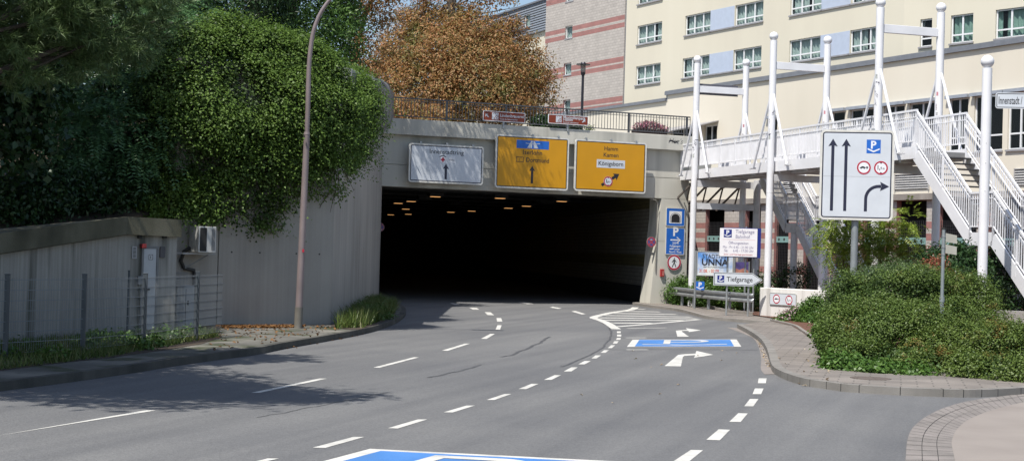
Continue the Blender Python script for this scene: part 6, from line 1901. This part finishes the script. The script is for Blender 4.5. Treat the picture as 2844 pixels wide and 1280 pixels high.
# ---- orange tree on the terrace
ob = [PB(1130, 225, 64, 1.6), PB(1235, 185, 64, 1.8), PB(1345, 205, 64.5, 1.8), PB(1440, 235, 66, 1.3), PB(1180, 270, 63, 1.35), PB(1290, 260, 63, 1.5), PB(1390, 280, 63.5, 1.25), PB(1480, 275, 66, .9), PB(1200, 110, 65, 1.3), PB(1300, 110, 65, 1.4), PB(1090, 260, 63, 1.2), PB(1100, 140, 65, 1.0), PB(1400, 130, 66, 1.0), PB(1150, 60, 66, .8), PB(1480, 190, 66.5, .9), PB(1250, 55, 66, .8), PB(1130, 330, 60.2, .6, .45), PB(1210, 325, 60.8, .55, .4), PB(1110, 305, 60.3, .6)]
b0 = at(1265, 330, 65); b0 = (b0[0], b0[1], 6.2)
t = tree('orange_tree', 'broad tree with dry orange brown leaves behind the railing', 'tree', b0, .2,
     [b0, (b0[0], b0[1], 7.5), at(1262, 190, 65), at(1250, 70, 65), at(1255, -20, 65), at(1258, -120, 65)], ob, 58000, .14, .058, lf_orange, 81, clump=.55, per=45, droop=.9, shell=.5, cut=.62, up=.5, jit=.5, flat=.5, sag=.6)
# its sparse red top with bare twigs
ends = [at(x, y, 65.5) for x, y in ((1150, -60), (1180, 10), (1215, -70), (1290, -80), (1330, -30), (1395, -40), (1420, 40), (1360, 60), (1100, 20), (1060, 50), (1460, 95), (1010, 30), (990, 110), (1440, 20))]
limbs('limb', [tuple(Vector(p) - Vector(b0)) for p in (at(1258, 160, 65), at(1252, 90, 65), at(1262, 20, 65), at(1270, -100, 65))], .085, [tuple(Vector(p) - Vector(b0)) for p in ends], m_bark, t, 9, .06)
rb_ = [PB(x, y, 65.5, r) for x, y, r in ((1150, -40, .8), (1230, -50, .9), (1330, -30, .9), (1400, -10, .7), (1430, 70, .6), (1180, 10, .6), (1310, 30, .6), (1390, 70, .6), (1470, 110, .45))]
crown('crown', sub(rb_, b0), 2600, .15, .065, lf_orange, t, 82, clump=.3, per=6, droop=1.0, shell=.2)
b0 = (-6.4, 56.9, 6.2)
t = thing('dry_tree', 'slender half bare tree with thin dry leaves beside rounded coping', 'tree', b0)
dr = [PB(1000, 110, 55.5, .65), PB(1030, 180, 55.5, .6), PB(1045, 235, 55.5, .45), PB(1010, 30, 55.5, .7), PB(985, 170, 55.5, .4), (-5.2, 54.8, 11.4, .9), (-4.2, 54.2, 11.9, .9), (-3.2, 54.3, 12.6, .9), (-5.6, 54.2, 12.8, 1.0), (-2.2, 55.0, 13.4, .8), (-4.4, 55.6, 13.4, 1.0), PB(1070, 60, 56, .45), PB(1090, 140, 56.5, .4)]
bl = sub(dr, b0)
limbs('trunk', [(0, 0, 0), (.1, -.3, 1.8), (.5, -.8, 3.6), (1.1, -1.4, 5.4), (1.6, -1.9, 6.8)], .1, [b[:3] for b in bl], m_bark, t, 14)
crown('crown', bl, 6000, .15, .06, lf_orange, t, 83, clump=.35, per=10, droop=.9, shell=.25)
# shrub behind the railing under the second brown sign
c = at(1570, 345, 63.5)
tree('shrub', 'small green shrub on the terrace below the Maximilianpark sign', 'shrub', (c[0], c[1], 6.2), .04, [(c[0], c[1], 6.2), (c[0], c[1], 6.5), (c[0], c[1], 6.8)], [PB(1545, 345, 63.5, .42, .35), PB(1590, 348, 63.5, .4, .3), PB(1500, 345, 63.5, .4, .35)], 2600, .11, .06, lf_dark, 91, clump=.15)
c = at(1636, 345, 62.3)
tree('weed', 'single thin weed growing on the parapet', 'weed', (c[0], c[1], 6.86), .01, [(c[0], c[1], 6.86), (c[0], c[1], 7.0), (c[0] + .03, c[1], 7.2)], [(c[0], c[1], 7.05, .22, .15, .25)], 160, .11, .04, lf_hedge, 92, clump=.12, per=5)

# ---- right hand hedge: tall back mass and low front mass
hb_ = [PB(2350, 812, 30.8, .4, .36), PB(2338, 868, 30.4, .4, .42), PB(2332, 925, 29.6, .36, .4), PB(2400, 865, 30.5, .66, .62), PB(2460, 840, 31, .74, .68), PB(2540, 835, 31, .76, .70), PB(2598, 855, 31, .5, .58), PB(2395, 940, 29.4, .62, .58), PB(2470, 940, 29, .75, .66), PB(2545, 940, 29, .78, .66), PB(2368, 905, 29.9, .46, .5), PB(2385, 995, 28.2, .45, .34), PB(2440, 1002, 27.9, .5, .34), PB(2515, 1010, 27.7, .52, .34), PB(2600, 935, 29.6, .58, .56), PB(2345, 960, 29.3, .35, .35)]
b0 = (7.4, 30.0, .12)
t = thing('hedge', 'tall dark green hedge with orange tinted sprays at the footway corner', 'hedge', b0)
crown('foliage', sub(hb_, b0), 95000, .046, .028, lf_hedge, t, 101, clump=.20, per=50, droop=.1, up=.7, shell=.72, cut=.76, jit=.45, inner=.04, gaps=(4.5, .6))
crown('foliage', [b[:3] + tuple(v * .76 for v in b[3:]) for b in sub(hb_, b0)], 14000, .06, .035, lf_shade, t, 106, clump=.2, per=14, shell=.8, cut=.7)
tips = [PB(2365, 800, 31.3, .26, .2), PB(2425, 778, 31.6, .36, .24), PB(2495, 765, 31.6, .4, .26), PB(2562, 775, 31.5, .34, .22), PB(2330, 835, 31, .18, .2)]
crown('foliage', sub(tips, b0), 9000, .075, .018, lf_tip, t, 102, clump=.2, per=9, droop=-1.2, shell=.4, up=.5)
b0 = (10.0, 31.5, .12)
t = thing('hedge', 'dark hedge clump between thin finger post and ball topped mast', 'hedge', b0)
crown('foliage', sub([PB(2650, 830, 31.5, .6, .6), PB(2700, 850, 31.5, .55, .6), PB(2680, 910, 30.8, .65, .5), PB(2740, 900, 31, .4, .45), PB(2640, 900, 30.5, .5, .5), PB(2720, 820, 32, .3, .4)], b0), 24000, .047, .028, lf_hedge, t, 103, clump=.19, per=32, up=.8, shell=.7, jit=.42)
b0 = (9.2, 27.0, .12)
t = thing('hedge', 'low spreading hedge with orange tips along the footway at right', 'hedge', b0)
fb_ = [PB(2590, 985, 28.2, .55, .5), PB(2670, 980, 28.2, .65, .55), PB(2760, 980, 28.2, .7, .55), PB(2850, 985, 28.0, .75, .55), PB(2620, 1030, 27.0, .5, .35), PB(2700, 1035, 26.6, .55, .35), PB(2790, 1040, 26.2, .6, .35), PB(2880, 1035, 26.0, .65, .4), PB(2560, 1030, 27.3, .45, .3), PB(2950, 990, 27.5, .8, .55), PB(2980, 1040, 26, .6, .4), PB(2640, 955, 28.8, .3, .34), PB(2740, 945, 28.9, .34, .34), PB(2820, 950, 28.7, .3, .4)]
crown('foliage', sub(fb_, b0), 76000, .048, .03, lf_hedge2, t, 104, clump=.18, per=45, up=.75, shell=.70, cut=.76, jit=.45, inner=.04, gaps=(4.5, .7))
crown('foliage', [b[:3] + tuple(v * .76 for v in b[3:]) for b in sub(fb_, b0)], 12000, .06, .035, lf_shade, t, 107, clump=.18, per=14, shell=.8, cut=.7)
b0 = (6.4, 28.0, .12)
o = crown('ground_cover', [PB(2325, 1005, 28.3, .25, .2), PB(2310, 960, 29.8, .2, .2), PB(2350, 1025, 27.4, .4, .22), PB(2440, 1040, 27.0, .45, .2), PB(2530, 1050, 26.8, .45, .2), PB(2290, 930, 31.2, .2, .2), PB(2300, 900, 32, .22, .3)], 9000, .085, .055, lf_ground, None, 105, clump=.14, per=10, up=.8)
tag(o, 'pale green creeping ground cover at the foot of the hedge', 'ground cover', None, 'stuff')
# ---- plants before the white wall, in the bed behind the guard rail
c = P(2210, 880, 47.5)
t = thing('flower_bush', 'low green plants with pale pink blossoms at the white wall', 'plant', (c.x, c.y, .12))
bb = sub([PB(2190, 885, 47.8, .28, .18), PB(2225, 875, 47.6, .35, .25), PB(2265, 862, 47.4, .4, .42), PB(2245, 890, 46.8, .35, .18), PB(2172, 896, 47.2, .2, .1)], (c.x, c.y, .12))
crown('foliage', bb, 4200, .10, .045, lf_ground, t, 111, clump=.15, per=8, droop=-.4)
crown('blossom', sub([PB(2180, 878, 47.4, .25, .15), PB(2205, 866, 47.4, .2, .18)], (c.x, c.y, .12)), 70, .07, .06, leafmat('pale_blossom', [(.55, .38, .42), (.6, .45, .46)], .2), t, 112, clump=.1, per=4)
bedsp = [(6.65, 61.4, .75, 'tall weeds at the foot of the right pillar'), (7.0, 60.0, .8, 'bush behind the left end of the guard rail'), (7.7, 58.4, .9, 'bush in the bed below the festival banner'), (8.3, 57.0, .95, 'bush in the bed behind the arrow sign'), (8.8, 55.4, .9, 'bush in the bed close to the white wall'), (7.7, 60.6, 1.0, 'bush around the foot of the first white mast')]
for i, (x, y, r, lab) in enumerate(bedsp):
    tree('shrub', 'leafy ' + lab, 'shrub', (x, y, .12), .02, [(x, y, .12), (x, y, .4), (x, y, .8)],
         [(x, y, .5, r * .8, r * .8, .42), (x + .3, y - .5, .6, r * .6, r * .6, .40), (x - .2, y + .3, .75, r * .5, r * .5, .5)], 3400, .10, .05, lf_ground, 120 + i, clump=.18, per=8, droop=-.2, shell=.5)
c = P(1908, 798, 59.4)
# ---- saplings behind the big sign, dark shrubs under the stairs
for i, (px, Yd, top, bl, lab) in enumerate([
    (2340, 44.6, 620, [(2330, 660, .5), (2380, 640, .55), (2310, 620, .4), (2350, 720, .5), (2410, 720, .5), (2300, 700, .35)], 'yellow green sapling with feathered leaves left of the sign post'),
    (2460, 44.6, 610, [(2450, 640, .5), (2500, 650, .5), (2520, 610, .35), (2470, 710, .5), (2430, 690, .45), (2500, 720, .45)], 'yellow green sapling right of the big sign post')]):
    c = P(px, 780, Yd)
    t = thing('sapling', lab, 'sapling', (c.x, c.y, .12))
    bls = sub([PB(x, y, Yd, r) for x, y, r in bl], (c.x, c.y, .12))
    limbs('trunk', [(0, 0, 0), (.05, 0, 1.2), (.0, 0, 2.2), (.08, 0, 3.2)], .035, [b[:3] for b in bls], m_bark, t, i + 3)
    pos, out = crown_points(bls, 230, np.random.default_rng(130 + i), .2, 3, shell=.3, cut=.3, inner=.3)
    fronds('foliage', list(zip(pos, out)), lf_sumac, t, 140 + i, .38, 7, .12, .035, .35)
for i, (bls, n, lab) in enumerate([
    ([(2640, 735, 39.5, .5), (2670, 755, 40, .7), (2700, 790, 39.5, .5), (2630, 790, 38.5, .55), (2585, 720, 39.5, .3)], 9000, 'dark shrub behind the thin finger post'),
    ([(2780, 800, 41.8, .75), (2850, 830, 41.8, .9), (2770, 840, 40, .55), (2900, 830, 41.8, .9), (2775, 740, 42, .6)], 9000, 'dark shrub in the shade under the right staircase'),
    ([(2210, 770, 57, .5), (2140, 790, 57, .5)], 1500, 'small dark shrub behind the white wall')]):
    bb = [PB(x, y, Y, r) for x, y, Y, r in bls]
    b0 = (bb[0][0], bb[0][1], .12)
    tree('shrub', lab, 'shrub', b0, .05, [b0, (b0[0], b0[1], .8), (b0[0], b0[1], 1.4)], bb, n, .10, .05, lf_dark, 150 + i, clump=.22, per=10)
b0 = P(2578, 770, 36); t = thing('shrub', 'dry pinkish brown twiggy shrub beside the finger post', 'shrub', (b0.x, b0.y, .12))
crown('foliage', sub([PB(2570, 765, 36, .3), PB(2600, 745, 36, .25)], (b0.x, b0.y, .12)), 500, .09, .04, lf_red, t, 160, clump=.15, per=6)
mb = MB()
for k in range(12): mb.tube([(random.uniform(-.2, .2), 0, .0), (random.uniform(-.3, .3), 0, 1.0), (random.uniform(-.45, .45), 0, 2.0)], [.012, .009, .004], 5)
mb.build('stem', m_twig, t)

# ---- grass, weeds and fallen leaves
rng = np.random.default_rng(5)
def scatter(quad, n, z):
    q = [np.array(p[:2]) for p in quad]
    u, v = rng.uniform(size=(n, 1)), rng.uniform(size=(n, 1))
    p = (q[0] * (1 - u) + q[1] * u) * (1 - v) + (q[3] * (1 - u) + q[2] * u) * v
    return np.hstack([p, np.full((n, 1), z)])
pts = np.vstack([scatter([G(-200, 1050, .13), G(300, 992, .13), G(330, 938, .13), G(-200, 965, .13)], 9000, .13), scatter([G(300, 992, .13), G(610, 935, .13), G(560, 915, .13), G(330, 938, .13)], 5000, .13)])
dens = np.sin(pts[:, 0] * 3.1) * np.cos(pts[:, 1] * 2.3) + rng.normal(size=len(pts)) * .6
pts = pts[dens > -.5]
o = blades('grass', pts, .17, lf_grass, None, 6, .011, .5)
tag(o, 'rough green grass growing along the foot of the wire fence', 'grass', None, 'stuff')
wp = [(x, y, .2, .22, .2, .13) for x, y, _ in scatter([G(-100, 1035, .13), G(560, 950, .13), G(560, 925, .13), G(-100, 970, .13)], 20, .2)]
o = crown('weeds', wp, 3200, .07, .045, lf_ground, None, 7, clump=.12, per=7)
tag(o, 'leafy green weeds scattered in the grass by the wire fence', 'weeds', None, 'stuff')
pts = np.vstack([scatter([G(930, 912, .13), G(1010, 910, .13), G(1055, 850, .13), G(1040, 850, .13)], 3500, .13), scatter([G(1000, 912, .13), G(1085, 882, .13), G(1095, 862, .13), G(1050, 850, .13)], 2500, .13)])
o = blades('grass', pts, .42, lf_grass, None, 8, .014, .4)
tag(o, 'tall weedy grass at the corner of the tunnel wall', 'grass', None, 'stuff')
wp = [(x, y, .25, .3, .5, .22) for x, y, _ in scatter([G(960, 910, .13), G(1050, 892, .13), G(1080, 862, .13), G(1045, 850, .13)], 14, .2)]
o = crown('weeds', wp, 2600, .09, .04, lf_ground, None, 9, clump=.15, per=7)
tag(o, 'leafy weeds among the tall grass at the tunnel corner', 'weeds', None, 'stuff')
pts = np.vstack([scatter([G(600, 912, .13), G(840, 910, .13), G(850, 904, .13), G(600, 904, .13)], 1500, .135), scatter([G(560, 985, .13), G(960, 920, .13), G(900, 905, .13), G(600, 915, .13)], 160, .135), scatter([G(700, 990), G(1000, 935), G(1010, 925), G(720, 975)], 30, .006)])
n_ = len(pts)
o = npmesh('leaf_litter', leaves(pts + np.array([0, 0, .012]), unit(np.array([[0, 0, 1.0]]) + rng.normal(size=(n_, 3)) * .3), rng, .09, .055), 4, lf_litter)
tag(o, 'brown fallen leaves along the foot of the retaining wall', 'fallen leaves', None, 'stuff')
pts = np.vstack([scatter([G(2145, 1000, .12), G(2300, 1060, .12), G(2320, 1040, .12), G(2260, 960, .12)], 25, .125), scatter([G(1300, 1150), G(2150, 1100), G(2100, 960), G(1700, 960)], 12, .006), scatter([G(2120, 1010), G(2230, 1075), G(2250, 1072), G(2140, 1010)], 40, .01), scatter([G(2100, 940), G(2130, 1020), G(2140, 1020), G(2110, 945)], 40, .01)])
n_ = len(pts)
o = npmesh('leaf_litter', leaves(pts + np.array([0, 0, .008]), unit(np.array([[0, 0, 1.0]]) + rng.normal(size=(n_, 3)) * .2), rng, .07, .05), 4, leafmat('pale_litter', [(.42, .36, .26), (.3, .2, .1), (.5, .46, .38)], .1, .7))
tag(o, 'scattered pale dry leaves lying on road and gutter at right', 'fallen leaves', None, 'stuff')
# twigs on the bank above the hut roof
mb = MB(); rd = random.Random(12)
for k in range(60):
    p = P(rd.uniform(330, 560), rd.uniform(500, 545), rd.uniform(34.6, 35.6)); a = rd.uniform(-.5, .5)
    mb.tube([p, p + Vector((rd.uniform(-.6, .6), rd.uniform(-.2, .2), rd.uniform(-.1, .12)))], [.011, .004], 5)
o = mb.build('dead_branches', plain('dead_twig', (.16, .10, .07), .9, vary=.3)); tag(o, 'heap of dead brown branches lying on the bank above the hut', 'branches', None, 'stuff')
bb = [PB(400, 560, 34.6, .4, .25), PB(450, 575, 34.8, .4, .25), PB(500, 540, 35, .5, .45), PB(470, 520, 35.2, .4, .35), PB(430, 600, 34.4, .25, .12)]
tree('shrub', 'sunlit green bramble hanging over the hut roof corner', 'shrub', (-7.9, 34.4, 2.4), .02, [(-7.9, 34.4, 2.4), (-7.9, 34.4, 2.6), (-7.8, 34.4, 2.9)], bb, 5200, .095, .055, lf_ivy, 170, clump=.2, per=9)
